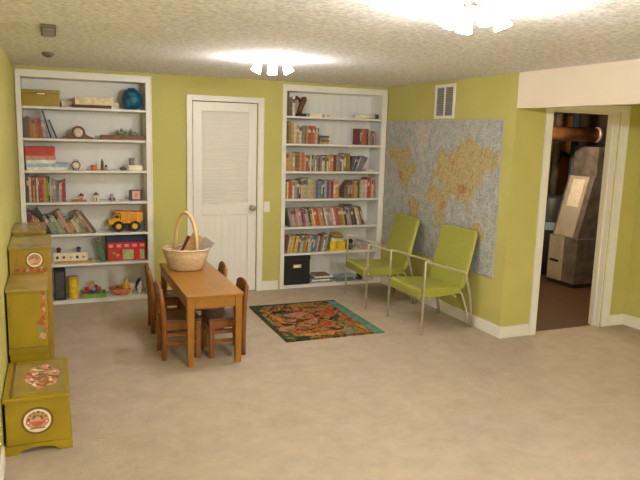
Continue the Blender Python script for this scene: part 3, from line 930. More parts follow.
# bottom shelf
bd = thing('ring_binder', 'tall black binder standing at the left of the bottom shelf', 'binder', (.335, .10, .0356))
o = MB(); o.box(-.06, .05, -.08, .12, 0, .31, M['black'], .004); o.build('cover', bd)
o = MB(); o.box(-.045, .035, -.0815, -.0803, .02, .285, cmat('dark grey'), .0); o.build('spine_label', bd)
cn_ = thing('canister', 'yellow cylindrical canister beside the black binder on the bottom shelf', 'canister', (.455, .10, .0356))
o = MB(); o.lathe([(0, 0), (.052, 0), (.052, .2), (0, .2)], cmat('yellow'), 24, smooth=False); o.build('body', cn_)
o = MB(); o.lathe([(0, .222), (.05, .222), (.054, .215), (.054, .2003), (0, .2003)], cmat('ochre'), 24, smooth=False); o.build('lid', cn_)
tt = thing('toy_tray', 'shallow green tray of small toys on the bottom shelf', 'tray', (.645, .11, .0356))
o = MB(); o.box(-.115, .115, -.085, .085, 0, .008, cmat('green'), .001); o.build('base', tt)
o = MB()
for xa, xb, ya, yb in ((-.12, .12, -.09, -.086), (-.12, .12, .086, .09), (-.12, -.116, -.086, .086), (.116, .12, -.086, .086)):
    o.box(xa, xb, ya, yb, 0, .045, cmat('green'), .001)
o.build('rim', tt)
r3 = random.Random(11)
toys = [('red', 'ball'), ('purple', 'block'), ('blue', 'block'), ('teal', 'ball'), ('pink', 'block'), ('navy', 'block'), ('orange', 'ball'), ('crimson', 'block'), ('lavender', 'ball'),
        ('red-orange', 'ball'), ('white', 'block'), ('black', 'ball'), ('ochre', 'block')]
pos = [(-.085, -.045, 0), (-.035, -.045, 0), (.015, -.045, 0), (.07, -.045, 0), (-.075, .03, 0), (-.015, .03, 0), (.045, .03, 0), (-.06, -.042, 1), (0, -.04, 1), (.055, -.035, 1), (-.06, .03, 1), (.03, .035, 1), (-.01, -.02, 2)]
for (cn, kd), (x, y, lv) in zip(toys, pos):
    f = MB()
    z = .0356 + .009 + lv * .051
    if kd == 'ball':
        f.ball((0, 0, .0245), .0245, cmat(cn))
    else:
        f.box(-.022, .022, -.022, .022, 0, .046, cmat(cn), .005)
        f.cyl((0, 0, .0462), (0, 0, .05), .012, cmat(cn), 12)
    w = ['lying in the green tray', 'resting on others in the green tray', 'topmost of the green tray'][lv]
    tag(f.build('toy_' + kd, None, (.645 + x, .11 + y, z), r3.uniform(-.5, .5) if kd == 'block' else 0), f'small {cn} toy {kd} {w} on the bottom shelf', 'toy', 'small toys in the green tray')
o = MB()
o.lathe([(0, 0), (.07, 0), (.105, .03), (.122, .068), (.116, .072), (.098, .034), (.066, .008), (0, .008)], cmat('salmon'), 26, None, 1, .8)
o.lathe([(.1225, .067), (.126, .075), (.116, .079), (.1155, .0725)], cmat('orange-brown'), 26, None, 1, .8)
tag(o.build('bowl', None, (.925, .12, .0356)), 'salmon bowl of odds and ends on the bottom shelf, left bookcase', 'bowl')
o = MB(); o.lathe([(0, 0), (.028, .012), (.036, .045), (.026, .085), (.014, .12), (.006, .15), (0, .155)], cmat('yellow'), 16, Matrix.Rotation(R(12), 4, 'Y'))
tag(o.build('toy_pear', None, (.955, .12, .047)), 'yellow pear-shaped toy standing up in the salmon bowl', 'toy')
o = MB(); o.ball((0, 0, .03), .03, cmat('mottled brown'), 1.3, 1, 1); o.ball((-.045, 0, .035), .018, cmat('brown'))
tag(o.build('soft_toy', None, (.885, .12, .06)), 'brown mottled soft toy lying in the salmon bowl', 'soft toy')
o = MB(); o.lathe([(0, 0), (.018, 0), (.03, .06), (.035, .10), (.03, .1), (0, .01)], M['cream'], 14, Matrix.Rotation(R(14), 4, 'Y'))
tag(o.build('paper_cone', None, (1.0, .085, .052)), 'white cone-shaped cup leaning in the salmon bowl', 'cup')
wt = thing('toy_whale', 'black and white toy whale standing upright right of the salmon bowl', 'toy', (1.105, .10, .0356))
o = MB(); o.tube([(-.002, 0, .002), (-.003, 0, .03), (.0, 0, .07), (.008, 0, .11), (.012, 0, .14)], .02, cmat('white'), 12, rr=[.01, .024, .028, .02, .008]); o.build('belly', wt)
o = MB(); o.tube([(-.03, 0, .03), (-.03, 0, .07), (-.018, 0, .115), (.002, 0, .15), (.012, 0, .168)], .02, cmat('black'), 12, rr=[.006, .013, .019, .019, .006]); o.build('back', wt)

label_rows()

# ------------------------------------------------------------------ table
TX0, TX1, TY0, TY1, TZ = 1.168, 1.603, -2.165, -.885, .552
tb = thing('play_table', 'long honey-coloured wooden child table carrying a wicker basket', 'table', ((TX0 + TX1) / 2, (TY0 + TY1) / 2, 0))
hx, hy = (TX1 - TX0) / 2, (TY1 - TY0) / 2
o = MB(); o.box(-hx, hx, -hy, hy, TZ - .022, TZ, M['tablewood'], .005); o.build('tabletop', tb)
for s in (-1, 1):
    o = MB(); o.box(-hx + .065, hx - .065, s * (hy - .022) - .009, s * (hy - .022) + .009, TZ - .105, TZ - .0225, M['tablewood'], .001); o.build('apron', tb)
    o = MB(); o.box(s * (hx - .022) - .009, s * (hx - .022) + .009, -hy + .065, hy - .065, TZ - .105, TZ - .0225, M['tablewood'], .001); o.build('apron', tb)
for sx in (-1, 1):
    for sy in (-1, 1):
        cx, cy = sx * (hx - .036), sy * (hy - .036)
        o = MB(); o.prism([(cx - .027, cy - .027), (cx + .027, cy - .027), (cx + .027, cy + .027), (cx - .027, cy + .027)], 0, TZ - .0225, M['legwood'], 'Z')
        for v in o.bm.verts:
            if v.co.z < .01:
                v.co.x = cx + (v.co.x - cx) * .74; v.co.y = cy + (v.co.y - cy) * .74
        o.build('leg', tb)

# ------------------------------------------------------------------ small chairs (front faces +X in local space)
def child_chair(label):
    t = thing('child_chair', label, 'chair', (0, 0, 0), 0, 'wooden child chairs at the play table')
    W = M['chairwood']
    sw, sd, sh = .145, .146, .315
    o = MB()
    o.prism([(-sd, -sw + .015), (-sd, sw - .015), (sd, sw), (sd, -sw)], sh - .02, sh, M['seatwood'], 'Z', None, .004); o.build('seat', t)
    o = MB()
    for s in (-1, 1):
        o.box(-sd + .03, sd - .03, s * (sw - .025) - .008, s * (sw - .025) + .008, sh - .078, sh - .0205, W)
    o.box(sd - .03, sd - .014, -sw + .04, sw - .04, sh - .078, sh - .0205, W); o.box(-sd + .02, -sd + .034, -sw + .04, sw - .04, sh - .078, sh - .0205, W)
    o.build('seat_rail', t)
    for s in (-1, 1):
        y = s * (sw - .018)
        o = MB(); o.box(sd - .044, sd - .006, y - .019, y + .019, 0, sh - .0205, W, .003); o.build('front_leg', t)
        o = MB(); o.tube([(-sd + .008, y, 0), (-sd + .012, y, .16), (-sd + .008, y, sh), (-sd - .002, y, .45), (-sd - .018, y, .56)], .017, W, 8, rr=[.019, .021, .021, .019, .016]); o.build('back_post', t)
        o = MB(); o.box(-sd + .014, sd - .036, y - .008, y + .008, .118, .146, W); o.build('stretcher', t)
        o = MB(); o.box(-sd + .014, sd - .036, y - .007, y + .007, .19, .214, W); o.build('stretcher', t)
    o = MB()
    pts = [(-sw + .012, .495), (sw - .012, .495)]
    pts += [((sw - .004) * math.cos(R(a)), .535 + .056 * math.sin(R(a))) for a in range(0, 181, 12)]
    q = Matrix.Translation((-sd - .012, 0, 0)) @ Matrix.Rotation(R(-6), 4, 'Y') @ Matrix.Translation((.054, 0, 0))
    o.prism(pts, -.009, .009, W, 'X', q, .004); o.build('top_rail', t)
    o = MB(); o.box(-sd - .006, -sd + .012, -sw + .03, sw - .03, .37, .40, W, .003); o.build('back_rail', t)
    for y in (-.055, 0, .055):
        o = MB(); o.tube([(-sd + .003, y, .399), (-sd - .003, y, .45), (-sd - .010, y, .50)], .009, W, 8); o.build('back_slat', t)
    return t
c0 = child_chair('brown wooden child chair, nearer one on the left side of the table')
c0.location = (1.178, -1.812, 0)
for (x, y, a, lab) in ((1.20, -1.107, -2, 'brown wooden child chair, farther one on the bookcase side of the table'),
                       (1.515, -1.862, 180, 'brown wooden child chair, nearer one on the rug side of the table'),
                       (1.525, -1.17, 176, 'brown wooden child chair, farther one on the rug side of the table')):
    c = copy_tree(c0); c.location = (x, y, 0); c.rotation_euler = (0, 0, R(a)); c['label'] = lab

# ------------------------------------------------------------------ basket
bk = thing('wicker_basket', 'pale oval wicker basket with tall arched handle on the play table', 'basket', (1.350, -1.215, TZ + .0006))
o = MB()
q = Matrix.Rotation(R(-20), 4, 'Z')
o.lathe([(0, 0), (.135, 0), (.152, .02), (.184, .11), (.200, .178), (.194, .18), (.178, .114), (.145, .024), (.13, .008), (0, .008)], M['wicker'], 40, q, 1, .8)
o.build('body', bk)
o = MB()
N = 48
ring = [(q @ Vector((.197 * math.cos(2 * PI * i / N), .8 * .197 * math.sin(2 * PI * i / N), .183 + .003 * math.sin(i * PI / 2)))) for i in range(N + 1)]
o.tube(ring, .0105, M['wicker'], 8); o.build('rim', bk)
o = MB()
hp = []
for k in range(25):
    a = PI * k / 24
    hp.append(q @ Vector((.17 * math.cos(a) * .62 - .0, -.155 * math.cos(a) * .55, .15 + .345 * math.sin(a) ** .8)))
o.tube(hp, .0165, M['wickerhandle'], 8); o.build('handle', bk)
def mag(label, cn, loc, rot, w=.14, h=.2, t=.012):
    f = MB()
    m = cmat(cn)
    f.box(-w / 2, w / 2, -t / 2, -t / 2 + .0015, 0, h, m); f.box(-w / 2, w / 2, t / 2 - .0015, t / 2, 0, h, m)
    f.box(-w / 2 + .002, w / 2, -t / 2 + .0015, t / 2 - .0015, .001, h - .001, M['pages'])
    o = f.build('magazine', None, loc); o.rotation_euler = rot
    return tag(o, label, 'magazine', 'magazines in the wicker basket')
zb = TZ + .012
mag('maroon magazine sticking up in the wicker basket near its handle', 'maroon', (1.31, -1.19, zb + .05), (R(4), R(24), R(-8)), .09, .24)
mag('tan magazine in the middle of the wicker basket', 'tan', (1.34, -1.215, zb + .06), (R(2), R(27), R(-8)), .11, .255)
mag('grey magazine leaning right in the wicker basket', 'grey', (1.395, -1.245, zb + .05), (R(0), R(38), R(-8)), .10, .25)
mag('white magazine at the right end of the wicker basket', 'white', (1.405, -1.165, zb + .055), (R(0), R(42), R(-8)), .11, .25, .016)

# ------------------------------------------------------------------ rug
rg = thing('area_rug', 'multicoloured abstract rug with dark green border on the carpet', 'rug', (2.548, -1.242, 0), R(-.5))
w, d = .468, .582
o = MB(); o.box(-w, w - .10, -d, d, .0006, .011, M['rug'], .002); o.build('field', rg)
o = MB(); o.box(w - .0995, w, -d, d, .0006, .011, M['rugteal'], .002); o.build('side_stripe', rg)
o = MB()
for xa, xb, ya, yb in ((-w, -w + .035, -d, d), (-w + .035, w, d - .03, d), (-w + .035, w - .1, -d, -d + .022)):
    o.box(xa, xb, ya, yb, .0112, .0128, M['rugdark'])
o.prism([(-w + .035, d - .03), (-w + .035, d - .22), (-w + .16, d - .03)], .0112, .0126, M['rugdark'], 'Z')
o.build('border', rg)
def blob(cx, cy, pts):
    return [(cx + x, cy + y) for x, y in pts]
def wav(cx, cy, rx, ry, a, n=18, k=3, amp=.18, ph=0):
    out = []
    for i in range(n):
        th = 2 * PI * i / n
        r = 1 + amp * math.sin(k * th + ph)
        x, y = rx * r * math.cos(th), ry * r * math.sin(th)
        out.append((cx + x * math.cos(a) - y * math.sin(a), cy + x * math.sin(a) + y * math.cos(a)))
    return out
for nm, mm, args in (('red_motif', 'rugred', (.03, -.24, .10, .035, .5)), ('red_motif', 'rugred', (.24, .16, .05, .09, .1)), ('rose_motif', 'rugrose', (-.12, .17, .10, .07, .3)), ('rose_motif', 'rugrose', (-.02, -.05, .07, .03, .6)), ('ochre_motif', 'rugochre', (-.33, .10, .03, .17, .1)), ('ochre_motif', 'rugochre', (-.1, -.46, .22, .04, .05)), ('olive_motif', 'rugolive', (.25, -.27, .03, .2, .2)), ('red_motif', 'rugred', (.30, -.14, .018, .12, .3)), ('teal_motif', 'rugteal', (.16, -.48, .07, .035, 0)), ('ochre_motif', 'rugochre', (.33, -.38, .02, .16, .05))):
    o = MB(); o.prism(wav(*args), .0112, .0124, M[mm], 'Z'); o.build(nm, rg)

# ------------------------------------------------------------------ lime armchairs (front faces -X)
def armchair(label):
    t = thing('armchair', label, 'armchair', (0, 0, 0), 0, 'lime green chrome armchairs')
    L = M['lime']
    # x measured from the front feet towards the wall
    o = MB()
    pts = [(-.02, .322), (-.025, .395), (-.005, .412), (.20, .402), (.42, .392), (.445, .372), (.44, .345), (.40, .328), (.2, .318), (.0, .312)]
    o.prism(pts, -.262, .262, L, 'Y', None, .012); o.build('seat', t)
    o = MB()
    pts = [(.425, .385), (.455, .372), (.475, .42), (.525, .62), (.572, .84), (.585, .905), (.572, .916), (.548, .905), (.535, .84), (.485, .62)]
    o.prism(pts, -.265, .265, L, 'Y', None, .012); o.build('backrest', t)
    for s in (-1, 1):
        y = s * .2665
        o = MB(); o.tube([(.452, y, .385), (.478, y, .47), (.528, y, .69), (.573, y, .885)], .0075, M['limedge'], 8); o.build('piping', t)
        o = MB(); o.tube([(.0, s * .302, 0), (.008, s * .302, .665), (.455, s * .29, .535), (.535, s * .275, .28), (.578, s * .262, .0)], .0105, M['chrome'], 10, .022); o.build('arm_tube', t)
        o = MB(); o.tube([(.08, s * .24, .322), (.38, s * .24, .335), (.45, s * .246, .345), (.515, s * .25, .17), (.556, s * .2415, .0)], .0095, M['chrome'], 10, .05); o.build('seat_tube', t)
        o = MB(); o.box(.003, .03, s * .268, s * .295, .345, .362, M['chrome'], .002); o.build('bracket', t)
        for fx, fy in ((.0, s * .302), (.578, s * .262)):
            o = MB(); o.cyl((fx, fy, 0), (fx, fy, .008), .0125, M['grille'], 12); o.build('foot_cap', t)
    o = MB(); o.cyl((.12, -.235, .302), (.12, .235, .302), .009, M['chrome'], 10); o.build('crossbar', t)
    o = MB(); o.cyl((.40, -.235, .302), (.40, .235, .302), .009, M['chrome'], 10); o.build('crossbar', t)
    return t
a0 = armchair('lime green chrome-armed chair, the nearer one in front of the world map')
a0.location = (3.295, -1.668, 0)
a0.rotation_euler = (0, 0, R(1.4))
a1 = copy_tree(a0)
a1['label'] = 'lime green chrome-armed chair, the farther one beside the right bookcase'
a1.location = (3.238, -.727, 0)
a1.rotation_euler = (0, 0, R(-4.6))

# ------------------------------------------------------------------ world map
MY0, MY1, MZ0, MZ1 = -.022, -2.131, .512, 1.918
mp = thing('world_map', 'large pale blue and tan world map mounted on the green wall', 'map', (XM - .012, 0, 0))
o = MB(); o.box(0, .011, MY1, MY0, MZ0, MZ1, M['mapedge'], .002); o.build('board', mp)
rm = random.Random(21)
def coast(pl):
    # break each side of an outline into small uneven steps, as a coast has
    out = []
    for (a0, b0), (a1, b1) in zip(pl, pl[1:] + pl[:1]):
        L = math.hypot(a1 - a0, b1 - b0)
        n = max(1, int(L / 3))
        for k in range(n):
            t = k / n
            j = min(1.3, L * .12) if k else .3
            out.append((a0 + (a1 - a0) * t + rm.uniform(-j, j), b0 + (b1 - b0) * t + rm.uniform(-j, j)))
    return out
def mxy(lon, lat):
    u = .494 + .0028 * lon
    mer = math.log(math.tan(PI / 4 + R(lat) / 2))
    return (MY0 + u * (MY1 - MY0), 1.051 + .338 * mer)
o = MB()
o.poly([(-.0004, MY0 - .004, MZ0 + .004), (-.0004, MY1 + .004, MZ0 + .004), (-.0004, MY1 + .004, MZ1 - .004), (-.0004, MY0 - .004, MZ1 - .004)], M['ocean'])
LAND = {
 'na': [(-165, 66), (-156, 71), (-128, 70), (-110, 68), (-95, 71), (-82, 68), (-86, 63), (-94, 59), (-82, 55), (-78, 60), (-72, 62), (-64, 58), (-56, 52), (-66, 45), (-74, 40), (-81, 31), (-80, 26), (-84, 30), (-97, 27), (-96, 19), (-88, 21), (-88, 16), (-83, 10), (-78, 8), (-86, 12), (-95, 16), (-105, 20), (-114, 31), (-121, 35), (-124, 46), (-132, 56), (-150, 60), (-162, 56), (-158, 59)],
 'sa': [(-78, 8), (-72, 12), (-61, 10), (-50, 1), (-35, -6), (-39, -15), (-48, -27), (-57, -36), (-65, -43), (-68, -53), (-74, -50), (-72, -35), (-70, -20), (-80, -5)],
 'af': [(-6, 35), (10, 37), (20, 32), (33, 31), (43, 12), (51, 11), (40, -5), (40, -16), (33, -27), (26, -34), (18, -34), (12, -18), (13, -5), (9, 4), (-8, 5), (-17, 14), (-16, 24)],
 'eu': [(-9, 37), (-9, 43), (-1, 44), (-4, 48), (3, 51), (9, 54), (12, 57), (5, 60), (12, 66), (25, 71), (40, 67), (44, 66), (54, 68), (68, 69), (70, 73), (82, 74), (104, 77), (114, 74), (130, 71), (150, 72), (170, 69), (179, 66), (172, 60), (163, 56), (158, 52), (155, 59), (138, 54), (140, 47), (130, 42), (127, 36), (118, 38), (122, 30), (114, 22), (108, 20), (108, 11), (103, 2), (100, 8), (97, 17), (90, 22), (80, 14), (77, 8), (72, 20), (66, 25), (57, 26), (60, 21), (52, 14), (44, 13), (35, 29), (36, 36), (27, 37), (24, 38), (19, 41), (13, 45), (17, 40), (12, 42), (8, 44), (0, 40)],
 'au': [(114, -22), (122, -17), (131, -12), (136, -12), (141, -12), (146, -19), (153, -27), (150, -37), (140, -38), (130, -32), (116, -35)],
 'mg': [(44, -24), (49, -13), (50, -16), (47, -25)], 'uk': [(-5, 50), (1, 52), (-2, 57), (-5, 58)], 'jp': [(131, 32), (140, 36), (142, 43), (138, 38)],
 'bo': [(109, 1), (117, 7), (118, 0), (112, -3)], 'su': [(95, 5), (106, -5), (103, -5)], 'ng': [(132, -1), (150, -10), (140, -8)], 'nz': [(167, -46), (178, -38), (174, -40)]}
for k, pl_ in LAND.items():
    o.poly([(-.0009, *mxy(lo, la)) for lo, la in coast(pl_)], M['land'])
for pl_ in ([(72, 36), (82, 40), (98, 38), (102, 30), (90, 27), (78, 31)], [(-122, 48), (-110, 44), (-104, 34), (-112, 34), (-118, 38)], [(-76, 4), (-68, -18), (-70, -32), (-74, -12), (-79, -2)], [(30, 10), (42, 12), (36, -2), (30, -4)], [(55, 60), (62, 66), (60, 54), (56, 52)]):
    o.poly([(-.0012, *mxy(lo, la)) for lo, la in coast(pl_)], M['landdark'])
for pl_ in ([(-73, 78), (-58, 75), (-52, 66), (-44, 60), (-32, 68), (-20, 74), (-20, 80), (-60, 81)], [(-95, 74), (-75, 73), (-64, 67), (-72, 66), (-80, 70)]):
    o.poly([(-.001, *mxy(lo, la)) for lo, la in coast(pl_)], M['ice'])
o.build('print', mp)

# return-air vent above the map
vt = thing('wall_vent', 'white framed return-air vent high on the wall above the map', 'vent', (XM - .001, -1.195, 1.932))
o = MB()
vw, vh = .165, .335
for ya, yb, za, zb in ((-vw - .012, vw + .012, 0, .03), (-vw - .012, vw + .012, vh - .03, vh), (-vw - .012, -vw + .02, .03, vh - .03), (vw - .02, vw + .012, .03, vh - .03), (-.009, .009, .03, vh - .03)):
    o.box(-.014, -.0, ya, yb, za, zb, M['white'], .002)
o.build('frame', vt)
o = MB(); o.box(-.002, 0, -vw + .02, vw - .02, .03, vh - .03, M['ventdark']); o.build('backing', vt)
for s in (-1, 1):
    o = MB()
    for k in range(16):
        z = .036 + k * (vh - .07) / 15.5
        o.box(-.012, -.004, s * .077 - .067, s * .077 + .067, z, z + .0065, M['grille'])
    o.build('louver', vt)

# ceiling fittings above the left bookcase
sd = thing('smoke_detector', 'small square grey vent plate on the ceiling above the painted cabinets', 'ceiling vent', (.305, -2.61, H))
o = MB(); o.box(-.04, .04, -.19, .19, -.02, -.0005, M['ventplate'], .003); o.build('frame', sd)
o = MB()
o.box(-.03, .03, -.165, .165, -.026, -.0203, M['grille'], .002)
o.build('grille', sd)
sd.name = 'ceiling_vent'
sd2 = thing('smoke_alarm', 'small dark round alarm on the ceiling near the left bookcase', 'smoke alarm', (.30, -1.32, H))
o = MB(); o.lathe([(0, -.03), (.03, -.03), (.042, -.018), (.042, -.0005), (0, -.0005)], M['ventplate'], 20); o.build('body', sd2)
o = MB(); o.lathe([(0, -.036), (.016, -.036), (.018, -.0303), (0, -.0303)], cmat('dark grey'), 14); o.build('sensor', sd2)

# ------------------------------------------------------------------ ceiling lights
LIGHTS = []
def ceiling_light(label, loc, rz, nshade=4, energy=3.6):
    t = thing('ceiling_light', label, 'ceiling light', loc, rz, 'four-shade ceiling lights')
    o = MB(); o.lathe([(0, -.03), (.03, -.03), (.065, -.02), (.07, -.0006), (0, -.0006)], M['brass'], 24); o.build('canopy', t)
    for k in range(nshade):
        a = 2 * PI * k / nshade
        ca, sa = math.cos(a), math.sin(a)
        o = MB(); o.tube([(.03 * ca, .03 * sa, -.026), (.08 * ca, .08 * sa, -.042), (.128 * ca, .128 * sa, -.05)], .007, M['brass'], 8, .02); ar = o.build('arm', t)
        q = Matrix.Translation((.128 * ca, .128 * sa, -.05)) @ Matrix.Rotation(a, 4, 'Z') @ Matrix.Rotation(R(-24), 4, 'Y')
        o = MB(); o.lathe([(0.016, .004), (.026, -.004), (.036, -.028), (.043, -.06), (.047, -.085), (.044, -.085), (.04, -.06), (.033, -.028), (.022, -.007), (.016, .0)], M['shade'], 20, q); sh = o.build('shade', t)
        o = MB(); o.ball(q @ Vector((0, 0, -.05)), .02, M['bulb'], seg=12); o.build('bulb', t)
        ld = bpy.data.lights.new('bulb_light', 'POINT')
        ld.energy = energy
        ld.color = (1.0, .985, .97)
        ld.shadow_soft_size = .03
        lo = bpy.data.objects.new('bulb_light', ld)
        C.objects.link(lo)
        lo.parent = t
        lo.location = q @ Vector((0, 0, -.10))
    t.scale = (.78, .78, .78)
    return t
ceiling_light('lit four-shade ceiling light nearer the closet door', (1.865, -1.97, H), R(-18))
ceiling_light('lit four-shade ceiling light at the top edge, nearer the camera', (1.925, -4.44, H), R(-14))
ceiling_light('added unseen four-shade fill light on the ceiling behind the camera', (2.0, -7.3, H), R(10), energy=36)  # extra fixture added out of view, fills the shelves from the front

# ------------------------------------------------------------------ utility room
fu = thing('furnace', 'grey basement furnace with a paper notice, seen through the open doorway', 'furnace', (6.03, -.95, -.004))
o = MB(); o.box(.02, .52, .02, .44, 0, .05, M['tank'], .004); o.build('plinth', fu)
o = MB(); o.box(0, .012, .21, .46, .0503, .60, M['furn_light'], .003); o.box(-.006, 0, .23, .44, .09, .56, M['furn_light'], .003)
o.box(-.009, -.006, .27, .42, .275, .305, M['black'], .001); o.build('front_panel', fu)
o = MB(); o.box(.0125, .54, 0, .46, .0503, .60, M['furn_dark'], .006); o.box(.0, .0125, .0, .208, .0503, .60, M['furn_dark'], .003); o.build('cabinet', fu)
o = MB(); o.prism([(.02, .602), (.54, .602), (.54, 1.34), (.20, 1.34)], .02, .44, M['furn_dark'], 'Y', None, .004)
o.box(.24, .54, .04, .42, 1.3405, 1.69, M['furn_dark'], .004); o.build('plenum', fu)
o = MB(); o.prism([(.010, .61), (.016, .604), (.198, 1.335), (.190, 1.335)], .09, .40, M['furn_light'], 'Y'); o.build('slanted_panel', fu)
o = MB()
sl = .18 / .725
o.prism([(.010 + sl * .36 - .004, .97), (.010 + sl * .36 - .001, .97), (.010 + sl * .69 - .001, 1.30), (.010 + sl * .69 - .004, 1.30)], .14, .33, M['furn_paper'], 'Y'); o.build('notice', fu)
wh = thing('water_heater', 'dark cylindrical tank with a pale blue tag behind the furnace', 'water heater', (6.43, -.04, -.004))
o = MB(); o.lathe([(0, 0), (.24, 0), (.24, 1.0), (.21, 1.04), (0, 1.05)], M['tank'], 28); o.build('tank', wh)
o = MB(); o.box(-.06, .06, -.262, -.236, .60, .70, M['paleblue'], .003, Matrix.Rotation(R(-42), 4, 'Z')); o.build('tag', wh)
o = MB(); o.cyl((0, 0, 1.045), (0, 0, 2.1), .05, M['furn_dark'], 14); o.build('flue', wh)
sp = MB(); sp.cyl((6.40, -.385, 0), (6.40, -.385, 2.11), .045, M['bluepole'], 16)
tag(sp.build('steel_post'), 'blue-grey steel post beside the furnace, in the utility room', 'post')
dt = thing('duct', 'round copper-brown duct crossing below the joists of the utility room', 'duct', (4.9, -.75, 1.83))
o = MB(); o.cyl((-.4, .35, 0), (1.42, -.04, 0), .085, M['duct'], 24); o.build('pipe', dt)
o = MB(); o.cyl((1.4205, -.0405, 0), (1.46, -.049, 0), .09, M['ductend'], 24); o.build('collar', dt)
pp = MB(); pp.box(6.80, 7.33, .56, .598, .9, 2.1, M['plywood'], .002)
tag(pp.build('plywood_panel'), 'orange-brown plywood panel on the far utility room wall', 'panel')
hb = MB(); hb.tube([(6.97, .53, 1.55), (6.97, .42, 1.58), (7.10, .40, 1.52), (7.18, .43, 1.45)], .03, M['black'], 8, .03); hb.box(6.91, 7.03, .52, .559, 1.45, 1.62, M['black'], .004)
tag(hb.build('wall_bracket'), 'black bracket fixed to the plywood panel in the utility room', 'bracket')
ul = bpy.data.lights.new('utility_fill_light', 'POINT'); ul.energy = 28; ul.color = (1, .78, .54); ul.shadow_soft_size = .05  # unseen lamp added to brighten what shows through the doorway
uo = bpy.data.objects.new('utility_fill_light', ul); C.objects.link(uo); uo.location = (5.25, -1.2, 2.05)

# ------------------------------------------------------------------ painted chests along the left wall
def wav_(cx, cz, a, b_, n=16):
    return [(cx + a * math.cos(2 * PI * i / n), cz + b_ * math.sin(2 * PI * i / n) - b_ * 1.2 * abs(math.sin(PI * i / n * 2 + PI / 2)) + b_) for i in range(n)]
def roundel(parent, cx, y, cz, r, sz=1.0, name='medallion', vivid=True):
    o = MB()
    def disc(rr, yy, mat, squash=1.0, seg=28, cxx=0, czz=0):
        o.prism([(cx + cxx + rr * math.cos(2 * PI * i / seg), cz + czz + rr * sz * squash * math.sin(2 * PI * i / seg)) for i in range(seg)], yy - .0012, yy, mat)
    disc(r, y, M['ochredark']); disc(r * .84, y - .0013, M['cream']); disc(r * .70, y - .0026, M['rose'], .92, czz=r * .04)
    for i in range(12):
        a = PI * (i + .5) / 12
        rr_ = r * (.30 + .22 * (i % 2))
        disc(r * .10, y - .0039 - i * .00002, M[('ochretop', 'leafgreen', 'ochredark')[i % 3]], 1, 8, rr_ * math.cos(a), r * .08 + rr_ * math.sin(a))
    if vivid:
        o.prism([(cx - r * .42, cz - r * .02), (cx + r * .42, cz - r * .02), (cx + r * .36, cz - r * .22), (cx + r * .16, cz - r * .36), (cx - r * .16, cz - r * .36), (cx - r * .36, cz - r * .22)], y - .0056, y - .0045, M['redpaint'])
        for sx_ in (-1, 1):
            disc(r * .15, y - .0045, M['redpaint'], 1, 12, sx_ * r * .56, -r * .08); disc(r * .07, y - .0057, M['cream'], 1, 10, sx_ * r * .56, -r * .08)
    o.prism(wav_(cx, cz - r * .52, r * .5, r * .07), y - .0056, y - .0045, M['ochretop'])
    return o.build(name, parent)
ca = thing('painted_chest', 'low mustard yellow painted chest with a red medallion, nearest the camera', 'chest', (0, -3.165, 0), 0, 'painted chests along the left wall')
o = MB(); o.box(.016, .334, .012, .60, .052, .294, M['ochre'], .003); o.build('body', ca)
o = MB()
arch = [(.002, 0), (.065, 0)] + [(.065 + .22 * (k / 8), .022 * math.sin(PI * k / 8) + (.012 if 0 < k < 8 else 0)) for k in range(0, 9)] + [(.345, 0), (.345, .044), (.338, .0515), (.009, .0515), (.002, .044)]
pts = [arch[0]] + arch[1:]
cl = []
for p in pts:
    if not cl or (abs(p[0] - cl[-1][0]) + abs(p[1] - cl[-1][1])) > 1e-6:
        cl.append(p)
o.prism(cl, -.002, .02, M['ochre'], 'Y')
o.box(.004, .02, .0205, .6, 0, .0515, M['ochre']); o.box(.33, .345, .0205, .6, 0, .0515, M['ochre'])
o.build('plinth', ca)
o = MB(); o.box(.005, .341, .0, .606, .2945, .316, M['ochre'], .004); lid = o.build('lid', ca)
o = MB(); o.box(.034, .312, .055, .56, .3162, .3174, M['ochretop']); o.box(.040, .052, .02, .60, .3163, .3195, M['ochredark'], .001); o.build('lid_inlay', lid)
o = MB()
r4 = random.Random(5)
o.prism(wav(.20, .31, .088, .185, 0, 24, 6, .10), .3176, .3186, M['rose'], 'Z')
for k in range(80):
    a = r4.random() * 2 * PI; rr = math.sqrt(r4.random())
    x, y = .20 + .078 * rr * math.cos(a), .31 + .165 * rr * math.sin(a)
    o.prism(wav(x, y, .010, .021, r4.random(), 10, 5, .2), .3188 + k * .00002, .3194 + k * .00002, M[r4.choice(['cream', 'rose', 'ochredark', 'leafgreen', 'ochretop', 'russet', 'cream', 'rosedeep'])], 'Z')
o.build('floral_panel', lid)
roundel(ca, .172, .0115, .178, .082, .95)
cb = thing('painted_cabinet', 'mustard yellow painted cabinet with floral scroll, behind the low chest', 'cabinet', (0, -2.548, 0), 0, 'painted chests along the left wall')
o = MB(); o.box(.012, .236, .008, .44, .40, .748, M['ochre'], .003); o.box(.016, .232, .012, .44, 0, .40, M['ochre']); o.build('body', cb)
o = MB(); o.box(.010, .240, .0, .444, .352, .395, M['ochrerail'], .003); o.build('rail', cb)
o = MB(); o.box(.006, .243, -.002, .445, .7485, .768, M['ochretop'], .003); o.build('top', cb)
o = MB(); o.box(.030, .196, .004, .0078, .43, .735, M['ochre'], .001); o.build('door_panel', cb)
o = MB()
for k in range(10):
    z = .735 - k * .026
    o.prism(wav(.215 + .006 * math.sin(k * 1.7), z, .009, .017, .5 * (-1) ** k, 10, 3, .25), .0055, .0078, M[['russet', 'rose', 'redpaint'][k % 3]])
o.prism(wav(.196, .50, .026, .044, .2, 14, 3, .12), .0025, .0038, M['leafgreen']); o.prism(wav(.199, .555, .022, .022, .6, 12, 3, .25), .0018, .0024, M['russet']); o.prism(wav(.205, .465, .02, .02, 0, 12, 4, .2), .0018, .0024, M['rose'])
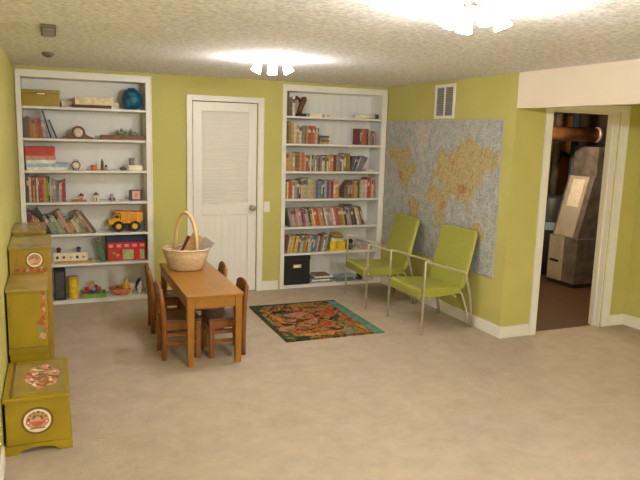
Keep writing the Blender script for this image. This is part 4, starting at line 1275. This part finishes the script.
o.build('floral_scroll', cb)
cc = thing('painted_cabinet', 'tall mustard painted cabinet with a rose medallion, third from the camera', 'cabinet', (0, -2.098, 0), 0, 'painted chests along the left wall')
o = MB(); o.box(.010, .266, .008, .54, 0, .93, M['orangewood'], .003); o.build('body', cc)
o = MB(); o.box(.004, .274, -.002, .545, .9305, .95, M['ochretop'], .003); o.build('top', cc)
roundel(cc, .165, .0075, .86, .058, 1.0, vivid=False)
o = MB()
for k in range(9):
    o.prism(wav(.055 + k * .022, .795 + .008 * math.sin(k * 1.9), .013, .011, .6 * (-1) ** k, 10, 3, .25), .0055, .0078, M[['russet', 'redpaint', 'russet', 'rose'][k % 4]])
for k in range(12):
    o.prism(wav(.222 + .006 * math.sin(k * 1.7), .79 - k * .026, .009, .017, .5 * (-1) ** k, 10, 3, .25), .0045, .0052, M[['russet', 'rose', 'redpaint'][k % 3]])
o.build('floral_scroll', cc)
cd = thing('painted_cabinet', 'plain mustard painted cabinet nearest the left bookcase', 'cabinet', (0, -1.548, 0), 0, 'painted chests along the left wall')
o = MB(); o.box(.012, .232, .008, .50, 0, .957, M['ochre'], .003); o.build('body', cd)
o = MB(); o.box(.006, .238, .0, .505, .9575, .977, M['ochretop'], .003); o.build('top', cd)

# ------------------------------------------------------------------ camera
cam_d = bpy.data.cameras.new('camera')
cam = bpy.data.objects.new('camera', cam_d)
C.objects.link(cam)
rt = Vector((0.92391207, -0.38163335, 0.02724822)); up = Vector((0.03689636, 0.15975662, 0.98646666)); fw = Vector((0.38082166, 0.9104031, -0.16168196))
mt = Matrix(((rt.x, up.x, -fw.x, .2905), (rt.y, up.y, -fw.y, -6.7599), (rt.z, up.z, -fw.z, 1.7473), (0, 0, 0, 1)))
cam.matrix_world = mt
cam_d.sensor_fit = 'HORIZONTAL'
cam_d.sensor_width = 36
cam_d.lens = 645.44 / 640 * 36
cam_d.clip_start = .05
scene.camera = cam

w = bpy.data.worlds.new('world')
scene.world = w
w.use_nodes = True
w.node_tree.nodes['Background'].inputs['Color'].default_value = (.02, .02, .02, 1)
vs = scene.view_settings
vs.view_transform = 'Standard'
vs.look = 'None'
vs.gamma = 1
vs.use_curve_mapping = False
vs.exposure = 1.03
scene.cycles.use_denoising = True
scene.cycles.max_bounces = 14
scene.cycles.diffuse_bounces = 12
